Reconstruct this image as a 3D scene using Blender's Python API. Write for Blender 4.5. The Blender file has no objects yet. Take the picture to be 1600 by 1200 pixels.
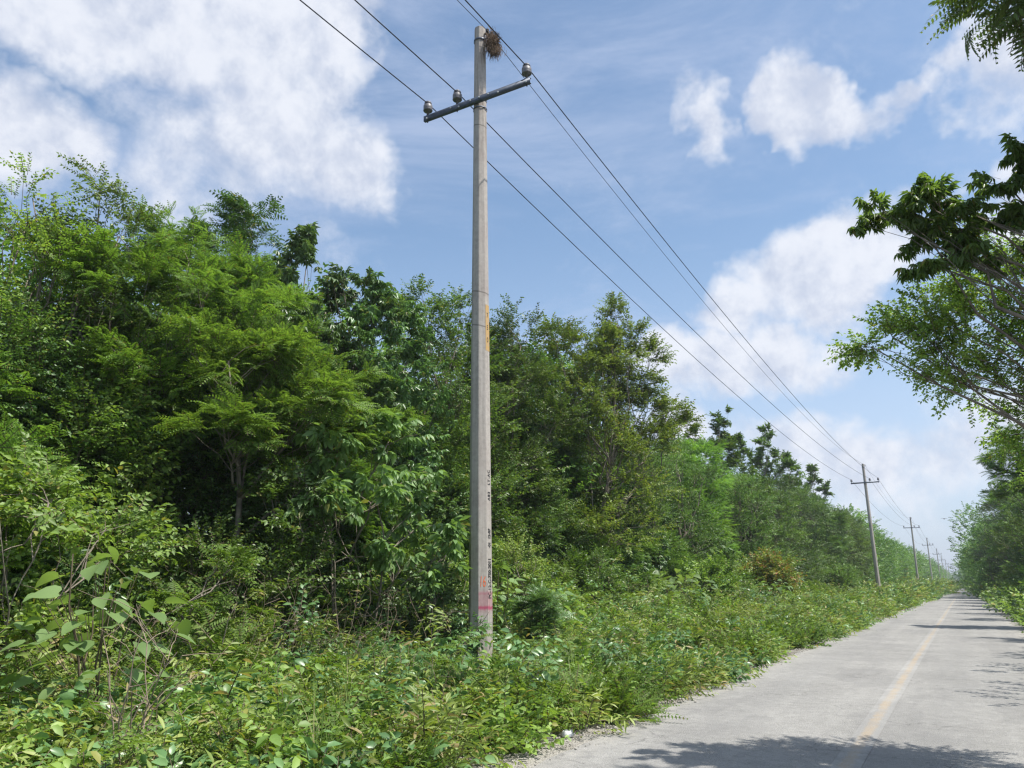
import bpy, math, random
import numpy as np
R = math.radians
rng = np.random.default_rng(11)
random.seed(5)
sc = bpy.context.scene
COL = sc.collection

# ------------------------------------------------------------------ camera, sky, sun, exposure
EYE = 1.4
cam_d = bpy.data.cameras.new('camera')
cam = bpy.data.objects.new('camera', cam_d); COL.objects.link(cam)
cam.location = (0, 0, EYE)
cam.rotation_euler = (R(90 + 14.6), 0, R(29.7))
cam_d.sensor_width = 36; cam_d.lens = 27.0
cam_d.clip_start = 0.05; cam_d.clip_end = 4000
sc.camera = cam

SUN_EL, SUN_AZ = 64.0, 84.0          # azimuth clockwise from +Y (the road runs along +Y)
sd = bpy.data.lights.new('sun', 'SUN'); sd.energy = 5.0; sd.angle = R(0.55); sd.color = (1.0, 0.955, 0.88)
sun = bpy.data.objects.new('sun', sd); COL.objects.link(sun)
import mathutils
sdir = mathutils.Vector((math.sin(R(SUN_AZ)) * math.cos(R(SUN_EL)), math.cos(R(SUN_AZ)) * math.cos(R(SUN_EL)), math.sin(R(SUN_EL))))
sun.rotation_euler = sdir.to_track_quat('Z', 'Y').to_euler()
sc.view_settings.view_transform = 'Standard'
sc.view_settings.look = 'None'
sc.view_settings.exposure = 0.42
sc.view_settings.gamma = 1.0
sc.cycles.max_bounces = 7
sc.cycles.diffuse_bounces = 4
sc.cycles.glossy_bounces = 2
sc.cycles.transmission_bounces = 3
sc.cycles.sample_clamp_indirect = 6
sc.cycles.use_denoising = True
sc.cycles.denoiser = 'OPENIMAGEDENOISE'
sc.cycles.denoising_prefilter = 'ACCURATE'
sc.cycles.caustics_reflective = False
sc.cycles.caustics_refractive = False
sc.cycles.filter_width = 1.3

class NG:
    """tiny node expression helper"""
    def __init__(s, nt): s.nt = nt; s.n = nt.nodes; s.l = nt.links
    def new(s, t, **k):
        nd = s.n.new(t)
        for a, b in k.items(): setattr(nd, a, b)
        return nd
    def put(s, sock, v):
        if isinstance(v, bpy.types.NodeSocket): s.l.new(v, sock)
        else: sock.default_value = v
    def m(s, op, *a, clamp=False):
        nd = s.new('ShaderNodeMath', operation=op); nd.use_clamp = clamp
        for i, v in enumerate(a): s.put(nd.inputs[i], v)
        return nd.outputs[0]
    def noise(s, vec, scale, detail=4, rough=0.55, dist=0.0):
        nd = s.new('ShaderNodeTexNoise'); s.put(nd.inputs['Vector'], vec)
        nd.inputs['Scale'].default_value = scale; nd.inputs['Detail'].default_value = detail
        nd.inputs['Roughness'].default_value = rough; nd.inputs['Distortion'].default_value = dist
        return nd.outputs['Fac']
    def mix(s, f, a, b, blend='MIX'):
        nd = s.new('ShaderNodeMix', data_type='RGBA', blend_type=blend)
        s.put(nd.inputs[0], f); s.put(nd.inputs[6], a); s.put(nd.inputs[7], b)
        return nd.outputs[2]
    def smooth(s, v, a, b):
        nd = s.new('ShaderNodeMapRange', interpolation_type='SMOOTHSTEP')
        s.put(nd.inputs[0], v); nd.inputs[1].default_value = a; nd.inputs[2].default_value = b
        return nd.outputs[0]
    def xyz(s, x, y, z):
        nd = s.new('ShaderNodeCombineXYZ')
        for i, v in enumerate((x, y, z)): s.put(nd.inputs[i], v)
        return nd.outputs[0]

# world: physical sky with a procedural cloud field laid out by compass bearing and elevation
world = bpy.data.worlds.new('World'); sc.world = world; world.use_nodes = True
W = NG(world.node_tree); W.n.clear()
tc = W.new('ShaderNodeTexCoord').outputs['Generated']
sp = W.new('ShaderNodeSeparateXYZ'); W.put(sp.inputs[0], tc)
wx, wy, wz = sp.outputs
sky = W.new('ShaderNodeTexSky', sky_type='NISHITA')
sky.sun_disc = False; sky.sun_elevation = R(SUN_EL); sky.sun_rotation = R(SUN_AZ)
sky.altitude = 0; sky.air_density = 1.0; sky.dust_density = 1.4; sky.ozone_density = 1.2
az = W.m('MULTIPLY', W.m('ARCTAN2', wx, wy), 180 / math.pi)
el = W.m('MULTIPLY', W.m('ARCSINE', wz), 180 / math.pi)
warp1 = W.noise(tc, 4.0, 5, 0.65); warp2 = W.noise(W.xyz(wy, wz, wx), 4.0, 5, 0.65)
azw = W.m('ADD', az, W.m('MULTIPLY', W.m('SUBTRACT', warp1, 0.5), 20.0))
elw = W.m('ADD', el, W.m('MULTIPLY', W.m('SUBTRACT', warp2, 0.5), 14.0))
def field(azv, elv, blobs):
    tot = None
    for (a0, e0, ra, re, k) in blobs:
        u = W.m('DIVIDE', W.m('SUBTRACT', azv, a0), ra)
        v = W.m('DIVIDE', W.m('SUBTRACT', elv, e0), re)
        d = W.m('ADD', W.m('MULTIPLY', u, u), W.m('MULTIPLY', v, v))
        g = W.m('MULTIPLY', W.m('SUBTRACT', 1.0, d, clamp=True), k)
        tot = g if tot is None else W.m('MAXIMUM', tot, g)
    return tot
BLOBS = [  # bearing, elevation, half widths, weight
    (-62, 41, 17, 9.5, 1.35), (-49, 41, 12, 10.5, 1.5), (-50, 32, 9, 6, .8), (-45, 29.0, 9, 4.2, .75), (-54, 30, 12, 7, .62), (-67, 28, 8, 5.5, .95), (-57, 26, 9, 4, .6),
    (-5.3, 33.8, 3.4, 4.0, .95), (-3.6, 31.4, 4.2, 2.2, .8), (-10.9, 33.2, 2.8, 2.9, .66), (-13.0, 34.6, 1.8, 1.6, .5), (0.4, 31.2, 4.2, 1.5, .6), (-4.4, 22.0, 7.6, 5.6, 1.1), (-10.0, 20.0, 5, 3.4, .8), (-11.0, 15.6, 8.0, 3.9, .9), (-16.5, 16.8, 4.0, 3.2, .85),
    (-4, 8.0, 12, 4.2, .8), (3, 9.5, 9, 4.2, .7), (-17, 11.5, 4.5, 3.2, .8), (7.5, 31, 5, 5, .75), (8, 23, 4, 4, .8), (-13, 5, 20, 2.6, .4),
    (-110, 40, 30, 14, .8), (60, 30, 25, 12, .9), (150, 35, 45, 14, .9), (100, 60, 30, 10, .7)]
fld = field(azw, elw, BLOBS)
vm = W.new('ShaderNodeVectorMath', operation='ADD'); W.put(vm.inputs[0], tc); vm.inputs[1].default_value = (0.018, -0.004, 0.030)
tcs = vm.outputs[0]
def billow(v): return W.m('ADD', W.m('MULTIPLY', W.noise(v, 5.5, 3, 0.55), 0.45), W.m('MULTIPLY', W.noise(v, 15.0, 8, 0.62, 0.1), 0.55))
fine = billow(tc); fine2 = billow(tcs)
dens = W.m('ADD', fld, W.m('MULTIPLY', W.m('SUBTRACT', fine, 0.5), 2.0))
cover = W.smooth(dens, 0.08, 0.80)
veil = W.noise(W.xyz(wx, W.m('MULTIPLY', wy, 1.0), W.m('MULTIPLY', wz, 3.4)), 2.6, 8, 0.66, 0.5)
veil = W.m('MULTIPLY', W.smooth(veil, 0.36, 0.78), 0.62)
lowv = W.m('MULTIPLY', W.smooth(el, 28, 0), 0.70)
veil = W.m('MAXIMUM', veil, lowv)
puff2 = W.noise(W.xyz(wz, wx, wy), 2.3, 3, 0.5)
relief = W.m('MULTIPLY', W.m('SUBTRACT', fine, fine2), 3.2)
lit = W.smooth(W.m('ADD', W.m('ADD', relief, W.m('MULTIPLY', W.m('SUBTRACT', 1.0, cover), 0.15)), W.m('ADD', 0.28, W.m('MULTIPLY', puff2, 0.75))), 0.25, 1.0)
cloud_col = W.mix(lit, (4.9, 5.4, 6.6, 1), (7.2, 7.45, 8.1, 1))
veil_col = (4.9, 5.6, 7.3, 1)
blue = W.mix(1.0, sky.outputs[0], (1.50, 1.58, 1.55, 1), 'MULTIPLY')
c = W.mix(veil, blue, veil_col)
c = W.mix(W.m('MULTIPLY', cover, 0.94), c, cloud_col)
bg = W.new('ShaderNodeBackground'); W.put(bg.inputs[0], c); bg.inputs[1].default_value = 0.092
wo = W.new('ShaderNodeOutputWorld'); W.l.new(bg.outputs[0], wo.inputs[0])
world.cycles.sampling_method = 'MANUAL'; world.cycles.sample_map_resolution = 512

# ------------------------------------------------------------------ materials
def mat(name):
    m = bpy.data.materials.new(name); m.use_nodes = True
    g = NG(m.node_tree); b = g.n['Principled BSDF']
    return m, g, b
def ramp(g, fac, stops):
    nd = g.new('ShaderNodeValToRGB'); g.put(nd.inputs[0], fac)
    e = nd.color_ramp.elements
    while len(e) < len(stops): e.new(0.5)
    for i, (p, c) in enumerate(stops): e[i].position = p; e[i].color = (*c, 1)
    return nd.outputs[0]
def leaf_mat(name, dark, mid, light, odd=(0.16, 0.15, 0.03), rough=0.42, spec=0.5, trans=0.3, odd_at=0.965):
    m, g, b = mat(name)
    geo = g.new('ShaderNodeNewGeometry'); oi = g.new('ShaderNodeObjectInfo')
    pos = g.noise(geo.outputs['Position'], 0.5, 3, 0.6); pos2 = g.noise(geo.outputs['Position'], 0.16, 2, 0.5)
    f = g.m('ADD', g.m('ADD', g.m('MULTIPLY', geo.outputs['Random Per Island'], 0.62), g.m('MULTIPLY', g.m('SUBTRACT', pos, 0.42), 1.0)), g.m('ADD', 0.08, g.m('MULTIPLY', g.m('SUBTRACT', pos2, 0.5), 0.9)), clamp=True)
    dark, mid, light = [tuple(min(1, c_ * k_) for c_ in t_) for t_, k_ in ((dark, 1.15), (mid, 1.38), (light, 1.40))]
    col = ramp(g, f, [(0.0, dark), (0.5, mid), (0.93, light)])
    isodd = g.m('GREATER_THAN', geo.outputs['Random Per Island'], odd_at)
    col = g.mix(g.m('MULTIPLY', isodd, 0.8), col, (*odd, 1))
    hs = g.new('ShaderNodeHueSaturation'); g.put(hs.inputs['Color'], col)
    hs.inputs['Saturation'].default_value = 0.93
    g.put(hs.inputs['Hue'], g.m('ADD', 0.476, g.m('MULTIPLY', oi.outputs['Random'], 0.022)))
    g.put(hs.inputs['Value'], g.m('ADD', 0.82, g.m('MULTIPLY', oi.outputs['Random'], 0.4)))
    col = hs.outputs[0]
    g.put(b.inputs['Base Color'], col); b.inputs['Roughness'].default_value = rough
    b.inputs['Specular IOR Level'].default_value = spec
    t = g.new('ShaderNodeBsdfTranslucent')
    g.put(t.inputs[0], g.mix(1.0, col, (1.6, 1.6, 0.7, 1), 'MULTIPLY'))
    mx = g.new('ShaderNodeMixShader'); mx.inputs[0].default_value = trans
    g.l.new(b.outputs[0], mx.inputs[1]); g.l.new(t.outputs[0], mx.inputs[2])
    g.l.new(mx.outputs[0], g.n['Material Output'].inputs[0])
    return m
M = {}
M['feather'] = leaf_mat('leaf_feather', (0.040, 0.100, 0.014), (0.085, 0.190, 0.024), (0.14, 0.27, 0.035), rough=0.55, spec=0.3, trans=0.38)
M['ovate'] = leaf_mat('leaf_ovate', (0.030, 0.078, 0.014), (0.062, 0.140, 0.022), (0.12, 0.215, 0.036))
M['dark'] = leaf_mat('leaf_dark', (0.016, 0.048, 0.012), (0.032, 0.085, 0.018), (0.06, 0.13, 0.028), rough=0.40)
M['canopy'] = leaf_mat('leaf_canopy', (0.030, 0.076, 0.016), (0.060, 0.130, 0.026), (0.10, 0.19, 0.04), rough=0.40, spec=0.5, trans=0.45)
M['palmate'] = leaf_mat('leaf_palmate', (0.036, 0.088, 0.026), (0.066, 0.145, 0.042), (0.11, 0.20, 0.065), rough=0.38, spec=0.6, trans=0.25)
M['broad'] = leaf_mat('leaf_broad', (0.07, 0.15, 0.040), (0.11, 0.21, 0.060), (0.15, 0.26, 0.08), rough=0.48, trans=0.35)
M['weed'] = leaf_mat('leaf_weed', (0.060, 0.122, 0.018), (0.112, 0.205, 0.030), (0.18, 0.28, 0.048), odd=(0.24, 0.22, 0.04), rough=0.5, trans=0.35, odd_at=0.95)
M['pale'] = leaf_mat('leaf_pale', (0.080, 0.13, 0.020), (0.14, 0.205, 0.034), (0.22, 0.275, 0.065), odd=(0.30, 0.22, 0.09), rough=0.5, trans=0.35, odd_at=0.9)
M['straw'] = leaf_mat('leaf_straw', (0.10, 0.085, 0.04), (0.17, 0.14, 0.07), (0.24, 0.20, 0.11), odd=(0.10, 0.16, 0.04), rough=0.6, odd_at=0.7)
M['amber'] = leaf_mat('leaf_amber', (0.07, 0.13, 0.02), (0.12, 0.18, 0.03), (0.20, 0.19, 0.04), odd=(0.30, 0.12, 0.03), rough=0.5, odd_at=0.85)
M['grass'] = leaf_mat('leaf_grass', (0.06, 0.12, 0.02), (0.11, 0.19, 0.035), (0.19, 0.25, 0.07), odd=(0.32, 0.27, 0.13), rough=0.5, odd_at=0.85)

def simple(name, col, rough=0.7, metal=0.0, var=0.25, scale=6.0, bump=0.0, spec=0.4, rust=None):
    m, g, b = mat(name)
    p = g.new('ShaderNodeTexCoord').outputs['Object']
    n = g.noise(p, scale, 6, 0.65)
    lo = tuple(c * (1 - var) for c in col); hi = tuple(min(1, c * (1 + var)) for c in col)
    cc = ramp(g, n, [(0.3, lo), (0.7, hi)])
    if rust:
        cc = g.mix(g.smooth(g.noise(p, scale * 2.3, 5, 0.7), 0.58, 0.7), cc, (*rust, 1))
    g.put(b.inputs['Base Color'], cc); b.inputs['Roughness'].default_value = rough
    b.inputs['Metallic'].default_value = metal; b.inputs['Specular IOR Level'].default_value = spec
    if bump:
        bp = g.new('ShaderNodeBump'); bp.inputs['Strength'].default_value = bump; bp.inputs['Distance'].default_value = 0.02
        g.put(bp.inputs['Height'], n); g.l.new(bp.outputs[0], b.inputs['Normal'])
    return m
M['bark'] = simple('bark_grey', (0.20, 0.17, 0.135), 0.9, var=0.45, scale=9, bump=0.5)
M['twig'] = simple('twig_brown', (0.11, 0.085, 0.055), 0.9, var=0.4, scale=12)
M['deadtwig'] = simple('dry_twig', (0.27, 0.21, 0.16), 0.9, var=0.4, scale=12)
M['galv'] = simple('galvanised_steel', (0.075, 0.092, 0.125), 0.5, 0.35, var=0.3, scale=8, rust=(0.12, 0.10, 0.085))
M['porcelain'] = simple('grey_porcelain', (0.125, 0.12, 0.13), 0.5, var=0.25, scale=14, spec=0.6)
M['zinc'] = simple('bright_zinc', (0.45, 0.46, 0.48), 0.5, 0.2, var=0.15)
M['iron'] = simple('dark_iron', (0.05, 0.05, 0.055), 0.6, 0.4, var=0.3)
M['wire'] = simple('weathered_wire', (0.035, 0.038, 0.055), 0.55, 0.3, var=0.2)
M['wire_thin'] = simple('weathered_neutral', (0.075, 0.08, 0.11), 0.55, 0.3, var=0.2)
M['nest'] = simple('nest_twigs', (0.17, 0.115, 0.075), 0.95, var=0.6, scale=20)
M['ink'] = simple('black_paint', (0.035, 0.033, 0.035), 0.8, var=0.3)
M['orange'] = simple('orange_spray', (0.72, 0.16, 0.06), 0.7, var=0.2, scale=30)
M['paper'] = simple('white_paper', (0.75, 0.76, 0.78), 0.6, var=0.1)
M['stone'] = simple('dark_stone', (0.07, 0.065, 0.06), 0.9, var=0.3)
M['pebble'] = simple('limestone_pebble', (0.33, 0.31, 0.275), 0.9, var=0.35, scale=3)
M['bird'] = simple('dark_feathers', (0.02, 0.02, 0.022), 0.7)

def concrete():
    m, g, b = mat('pole_concrete')
    p = g.new('ShaderNodeTexCoord').outputs['Object']
    s = g.new('ShaderNodeSeparateXYZ'); g.put(s.inputs[0], p)
    n1 = g.noise(p, 14, 6, 0.7)
    streak = g.noise(g.xyz(g.m('MULTIPLY', s.outputs[0], 22), g.m('MULTIPLY', s.outputs[1], 22), g.m('MULTIPLY', s.outputs[2], 0.9)), 1.0, 5, 0.65)
    n3 = g.noise(p, 1.3, 3, 0.5)
    c = ramp(g, g.m('ADD', g.m('MULTIPLY', n1, 0.5), g.m('MULTIPLY', streak, 0.5)), [(0.32, (0.27, 0.245, 0.22)), (0.52, (0.41, 0.375, 0.34)), (0.7, (0.50, 0.465, 0.42))])
    c = g.mix(g.m('MULTIPLY', g.smooth(n3, 0.45, 0.7), 0.35), c, (0.30, 0.24, 0.225, 1))
    # rusty dirt runs near the top and below the crossarm
    runs = g.m('MULTIPLY', g.smooth(streak, 0.5, 0.68), g.smooth(s.outputs[2], 8.2, 10.4))
    c = g.mix(g.m('MULTIPLY', runs, 0.7), c, (0.13, 0.095, 0.075, 1))
    c = g.mix(g.m('MULTIPLY', g.smooth(n1, 0.62, 0.72), 0.35), c, (0.12, 0.12, 0.10, 1))
    # casting seams across the shaft
    for z in (5.83, 6.47, 9.87):
        d = g.m('ABSOLUTE', g.m('SUBTRACT', g.m('ADD', s.outputs[2], g.m('MULTIPLY', s.outputs[0], 0.25)), z))
        c = g.mix(g.m('MULTIPLY', g.smooth(d, 0.02, 0.006), 0.6), c, (0.10, 0.09, 0.08, 1))
    g.put(b.inputs['Base Color'], c); b.inputs['Roughness'].default_value = 0.85
    b.inputs['Specular IOR Level'].default_value = 0.25
    bp = g.new('ShaderNodeBump'); bp.inputs['Strength'].default_value = 0.35; bp.inputs['Distance'].default_value = 0.01
    g.put(bp.inputs['Height'], n1); g.l.new(bp.outputs[0], b.inputs['Normal'])
    return m
M['concrete'] = concrete()

def sprayed(name, col, edge=0.5):
    """weathered paint over the concrete: the paint fades into concrete through noise"""
    m, g, b = mat(name)
    p = g.new('ShaderNodeTexCoord').outputs['Object']
    n = g.noise(p, 16, 6, 0.7)
    c = g.mix(g.smooth(n, edge - 0.1, edge + 0.16), (*col, 1), (0.36, 0.32, 0.30, 1))
    g.put(b.inputs['Base Color'], c); b.inputs['Roughness'].default_value = 0.8
    return m
M['yellow_band'] = sprayed('yellow_band_paint', (0.47, 0.30, 0.11), 0.56)
def magenta():
    m, g, b = mat('magenta_spray')
    p = g.new('ShaderNodeTexCoord').outputs['Object']
    s = g.new('ShaderNodeSeparateXYZ'); g.put(s.inputs[0], p)
    n = g.noise(g.xyz(g.m('MULTIPLY', s.outputs[0], 3), g.m('MULTIPLY', s.outputs[1], 3), s.outputs[2]), 5, 5, 0.6)
    z = g.m('ADD', s.outputs[2], g.m('MULTIPLY', g.m('SUBTRACT', n, 0.5), 0.10))
    d1 = g.smooth(g.m('ABSOLUTE', g.m('SUBTRACT', z, 1.03)), 0.07, 0.0)
    d2 = g.m('MULTIPLY', g.smooth(g.m('ABSOLUTE', g.m('SUBTRACT', z, 1.25)), 0.07, 0.0), 0.55)
    d3 = g.m('MULTIPLY', g.smooth(g.m('ABSOLUTE', g.m('SUBTRACT', z, 1.12)), 0.26, 0.05), 0.42)
    f = g.m('MAXIMUM', g.m('MAXIMUM', d1, d2), d3)
    streak = g.noise(g.xyz(g.m('MULTIPLY', s.outputs[0], 22), g.m('MULTIPLY', s.outputs[1], 22), g.m('MULTIPLY', s.outputs[2], 0.9)), 1.0, 5, 0.65)
    base = ramp(g, g.m('ADD', g.m('MULTIPLY', g.noise(p, 14, 6, 0.7), 0.5), g.m('MULTIPLY', streak, 0.5)), [(0.32, (0.27, 0.245, 0.22)), (0.52, (0.41, 0.375, 0.34)), (0.7, (0.50, 0.465, 0.42))])
    base = g.mix(g.m('MULTIPLY', g.smooth(g.noise(p, 1.3, 3, 0.5), 0.45, 0.7), 0.35), base, (0.30, 0.24, 0.225, 1))
    c = g.mix(g.m('MULTIPLY', f, 0.9), base, (0.36, 0.035, 0.10, 1))
    g.put(b.inputs['Base Color'], c); b.inputs['Roughness'].default_value = 0.8
    return m
M['magenta'] = magenta()

def ground_mat():
    m, g, b = mat('ground_soil')
    p = g.new('ShaderNodeNewGeometry').outputs['Position']
    n = g.noise(p, 1.2, 8, 0.65); n2 = g.noise(p, 28, 6, 0.7)
    c = ramp(g, g.m('ADD', g.m('MULTIPLY', n, 0.6), g.m('MULTIPLY', n2, 0.4)), [(0.35, (0.035, 0.028, 0.018)), (0.55, (0.07, 0.055, 0.035)), (0.72, (0.13, 0.11, 0.075))])
    g.put(b.inputs['Base Color'], c); b.inputs['Roughness'].default_value = 0.95
    return m
M['ground'] = ground_mat()
def gravel_mat():
    m, g, b = mat('pale_gravel')
    p = g.new('ShaderNodeNewGeometry').outputs['Position']
    v = g.new('ShaderNodeTexVoronoi'); g.put(v.inputs['Vector'], p); v.inputs['Scale'].default_value = 55
    n = g.noise(p, 2.0, 6, 0.6)
    sepc = g.new('ShaderNodeSeparateColor'); g.put(sepc.inputs[0], v.outputs['Color'])
    c = ramp(g, g.m('ADD', g.m('MULTIPLY', sepc.outputs[0], 0.6), g.m('MULTIPLY', n, 0.5)), [(0.15, (0.19, 0.175, 0.15)), (0.5, (0.31, 0.29, 0.255)), (0.9, (0.42, 0.40, 0.36))])
    c = g.mix(g.m('MULTIPLY', g.smooth(g.noise(p, 1.1, 5, 0.65), 0.5, 0.68), 0.6), c, (0.14, 0.12, 0.085, 1))
    g.put(b.inputs['Base Color'], c); b.inputs['Roughness'].default_value = 0.95
    bp = g.new('ShaderNodeBump'); bp.inputs['Strength'].default_value = 0.8; bp.inputs['Distance'].default_value = 0.02
    g.put(bp.inputs['Height'], g.m('SUBTRACT', 1.0, v.outputs['Distance'])); g.l.new(bp.outputs[0], b.inputs['Normal'])
    return m
M['gravel'] = gravel_mat()
def asphalt_nodes(g):
    p = g.new('ShaderNodeNewGeometry').outputs['Position']
    s = g.new('ShaderNodeSeparateXYZ'); g.put(s.inputs[0], p)
    x, y, z = s.outputs
    grain = g.noise(p, 60, 5, 0.8); mid = g.noise(p, 7, 6, 0.7); big = g.noise(p, 0.6, 4, 0.6)
    long = g.noise(g.xyz(g.m('MULTIPLY', x, 2.2), g.m('MULTIPLY', y, 0.12), 0.0), 1.0, 5, 0.6)
    cross = g.noise(g.xyz(g.m('MULTIPLY', x, 0.35), g.m('MULTIPLY', y, 1.1), 3.0), 1.0, 5, 0.6)
    v = g.new('ShaderNodeTexVoronoi'); g.put(v.inputs['Vector'], p); v.inputs['Scale'].default_value = 95
    f = g.m('ADD', g.m('ADD', g.m('MULTIPLY', grain, 0.42), g.m('MULTIPLY', mid, 0.22)), g.m('ADD', g.m('MULTIPLY', big, 0.12), g.m('ADD', g.m('MULTIPLY', long, 0.12), g.m('MULTIPLY', cross, 0.14))))
    c = ramp(g, f, [(0.36, (0.150, 0.146, 0.140)), (0.50, (0.262, 0.256, 0.242)), (0.64, (0.385, 0.376, 0.355))])
    # worn dusty edges
    dist = g.m('ABSOLUTE', g.m('ADD', x, 0.99))
    edge = g.m('MULTIPLY', g.smooth(g.m('ADD', dist, g.m('MULTIPLY', g.m('SUBTRACT', mid, 0.5), 0.9)), 1.75, 2.35), 0.55)
    c = g.mix(edge, c, (0.40, 0.38, 0.345, 1))
    # small dark pits and old bitumen blotches
    # tracks polished by wheels, darker oily band between them, patched areas and hairline cracks
    for cx_ in (-2.35, -.35):
        tr = g.smooth(g.m('ABSOLUTE', g.m('SUBTRACT', g.m('ADD', x, g.m('MULTIPLY', long, 0.25)), cx_ + .12)), 0.42, 0.05)
        c = g.mix(g.m('MULTIPLY', tr, 0.22), c, (0.20, 0.198, 0.194, 1))
    patch = g.smooth(g.noise(g.xyz(g.m('MULTIPLY', x, 0.9), g.m('MULTIPLY', y, 0.28), 7.0), 1.0, 4, 0.55), 0.53, 0.57)
    c = g.mix(g.m('MULTIPLY', patch, 0.30), c, (0.185, 0.182, 0.178, 1))
    cv = g.new('ShaderNodeTexVoronoi', feature='DISTANCE_TO_EDGE'); cv.inputs['Scale'].default_value = 0.75
    cw = g.new('ShaderNodeVectorMath', operation='ADD'); g.put(cw.inputs[0], p); cn = g.new('ShaderNodeTexNoise'); g.put(cn.inputs['Vector'], p); cn.inputs['Scale'].default_value = 2.5; cn.inputs['Detail'].default_value = 6; g.put(cw.inputs[1], cn.outputs['Color'])
    g.put(cv.inputs['Vector'], cw.outputs[0])
    crack = g.m('MULTIPLY', g.smooth(cv.outputs['Distance'], 0.010, 0.002), g.smooth(g.noise(p, 0.5, 3, 0.5), 0.50, 0.62))
    c = g.mix(g.m('MULTIPLY', crack, 0.6), c, (0.07, 0.068, 0.065, 1))
    pit = g.m('MULTIPLY', g.smooth(g.noise(p, 16, 3, 0.6), 0.66, 0.72), 0.5)
    c = g.mix(pit, c, (0.12, 0.12, 0.122, 1))
    return g, p, x, c, grain, v, mid, long
def road_mat():
    m, g, b = mat('worn_asphalt')
    g, p, x, c, grain, v, mid, long = asphalt_nodes(g)
    g.put(b.inputs['Base Color'], c); b.inputs['Roughness'].default_value = 0.85; b.inputs['Specular IOR Level'].default_value = 0.25
    bp = g.new('ShaderNodeBump'); bp.inputs['Strength'].default_value = 0.6; bp.inputs['Distance'].default_value = 0.012
    g.put(bp.inputs['Height'], g.m('ADD', grain, g.m('SUBTRACT', 1.0, v.outputs['Distance']))); g.l.new(bp.outputs[0], b.inputs['Normal'])
    return m
M['road'] = road_mat()
def line_mat():
    m, g, b = mat('faded_yellow_paint')
    g, p, x, c, grain, v, mid, long = asphalt_nodes(g)
    d = g.m('ABSOLUTE', g.m('ADD', x, 0.99))
    edge = g.smooth(g.m('ADD', d, g.m('MULTIPLY', g.m('SUBTRACT', mid, 0.5), 0.12)), 0.068, 0.02)
    wear = g.smooth(g.m('ADD', g.m('MULTIPLY', grain, 0.7), g.m('MULTIPLY', g.noise(p, 1.7, 5, 0.7), 0.5)), 0.75, 0.48)
    f = g.m('MULTIPLY', g.m('MULTIPLY', edge, wear), 0.33)
    c = g.mix(f, c, (0.48, 0.30, 0.09, 1))
    g.put(b.inputs['Base Color'], c); b.inputs['Roughness'].default_value = 0.8
    bp = g.new('ShaderNodeBump'); bp.inputs['Strength'].default_value = 0.5; bp.inputs['Distance'].default_value = 0.01
    g.put(bp.inputs['Height'], grain); g.l.new(bp.outputs[0], b.inputs['Normal'])
    return m
M['line'] = line_mat()

# ------------------------------------------------------------------ mesh helpers
def link(name, v, f, mats, parent=None, smooth=False, midx=None):
    """v (n,3) array; f triangles (m,3) array or list of polygons"""
    me = bpy.data.meshes.new(name)
    if isinstance(f, np.ndarray) and f.ndim == 2:
        k = f.shape[1]; v = np.asarray(v, np.float32)
        me.vertices.add(len(v)); me.vertices.foreach_set('co', v.ravel())
        me.loops.add(f.size); me.loops.foreach_set('vertex_index', f.astype(np.int32).ravel())
        me.polygons.add(len(f)); me.polygons.foreach_set('loop_start', np.arange(0, f.size, k, dtype=np.int32))
        try: me.polygons.foreach_set('loop_total', np.full(len(f), k, np.int32))
        except Exception: pass
        if midx is not None: me.polygons.foreach_set('material_index', midx.astype(np.int32))
        me.update(calc_edges=True)
    else:
        me.from_pydata([tuple(map(float, p)) for p in v], [], f)
        if midx is not None:
            for p, i in zip(me.polygons, midx): p.material_index = int(i)
    for m in (mats if isinstance(mats, (list, tuple)) else [mats]): me.materials.append(m)
    if smooth: me.polygons.foreach_set('use_smooth', np.ones(len(me.polygons), bool))
    o = bpy.data.objects.new(name, me); COL.objects.link(o)
    if parent: o.parent = parent
    return o
def tag(o, label, cat, group=None, kind=None):
    if label: o['label'] = label
    if cat: o['category'] = cat
    if group: o['group'] = group
    if kind: o['kind'] = kind
    return o
def empty(name, loc, rz=0.0):
    o = bpy.data.objects.new(name, None); COL.objects.link(o); o.location = loc; o.rotation_euler = (0, 0, rz)
    o.empty_display_size = 0.3
    return o
def copy_tree(o, parent=None):
    c = o.copy(); COL.objects.link(c); c.parent = parent
    for ch in list(o.children): copy_tree(ch, c)
    return c

class Buf:
    """collects triangles"""
    def __init__(s): s.v = []; s.f = []; s.m = []; s.n = 0
    def add(s, v, f, mi=0):
        v = np.asarray(v, float); f = np.asarray(f, int)
        s.v.append(v); s.f.append(f + s.n); s.n += len(v)
        s.m.append(np.full(len(f), mi) if np.isscalar(mi) else np.asarray(mi))
    def get(s): return np.concatenate(s.v), np.concatenate(s.f), np.concatenate(s.m)
    def link(s, name, mats, parent=None, smooth=False):
        v, f, m = s.get(); return link(name, v, f, mats, parent, smooth, m)

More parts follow.
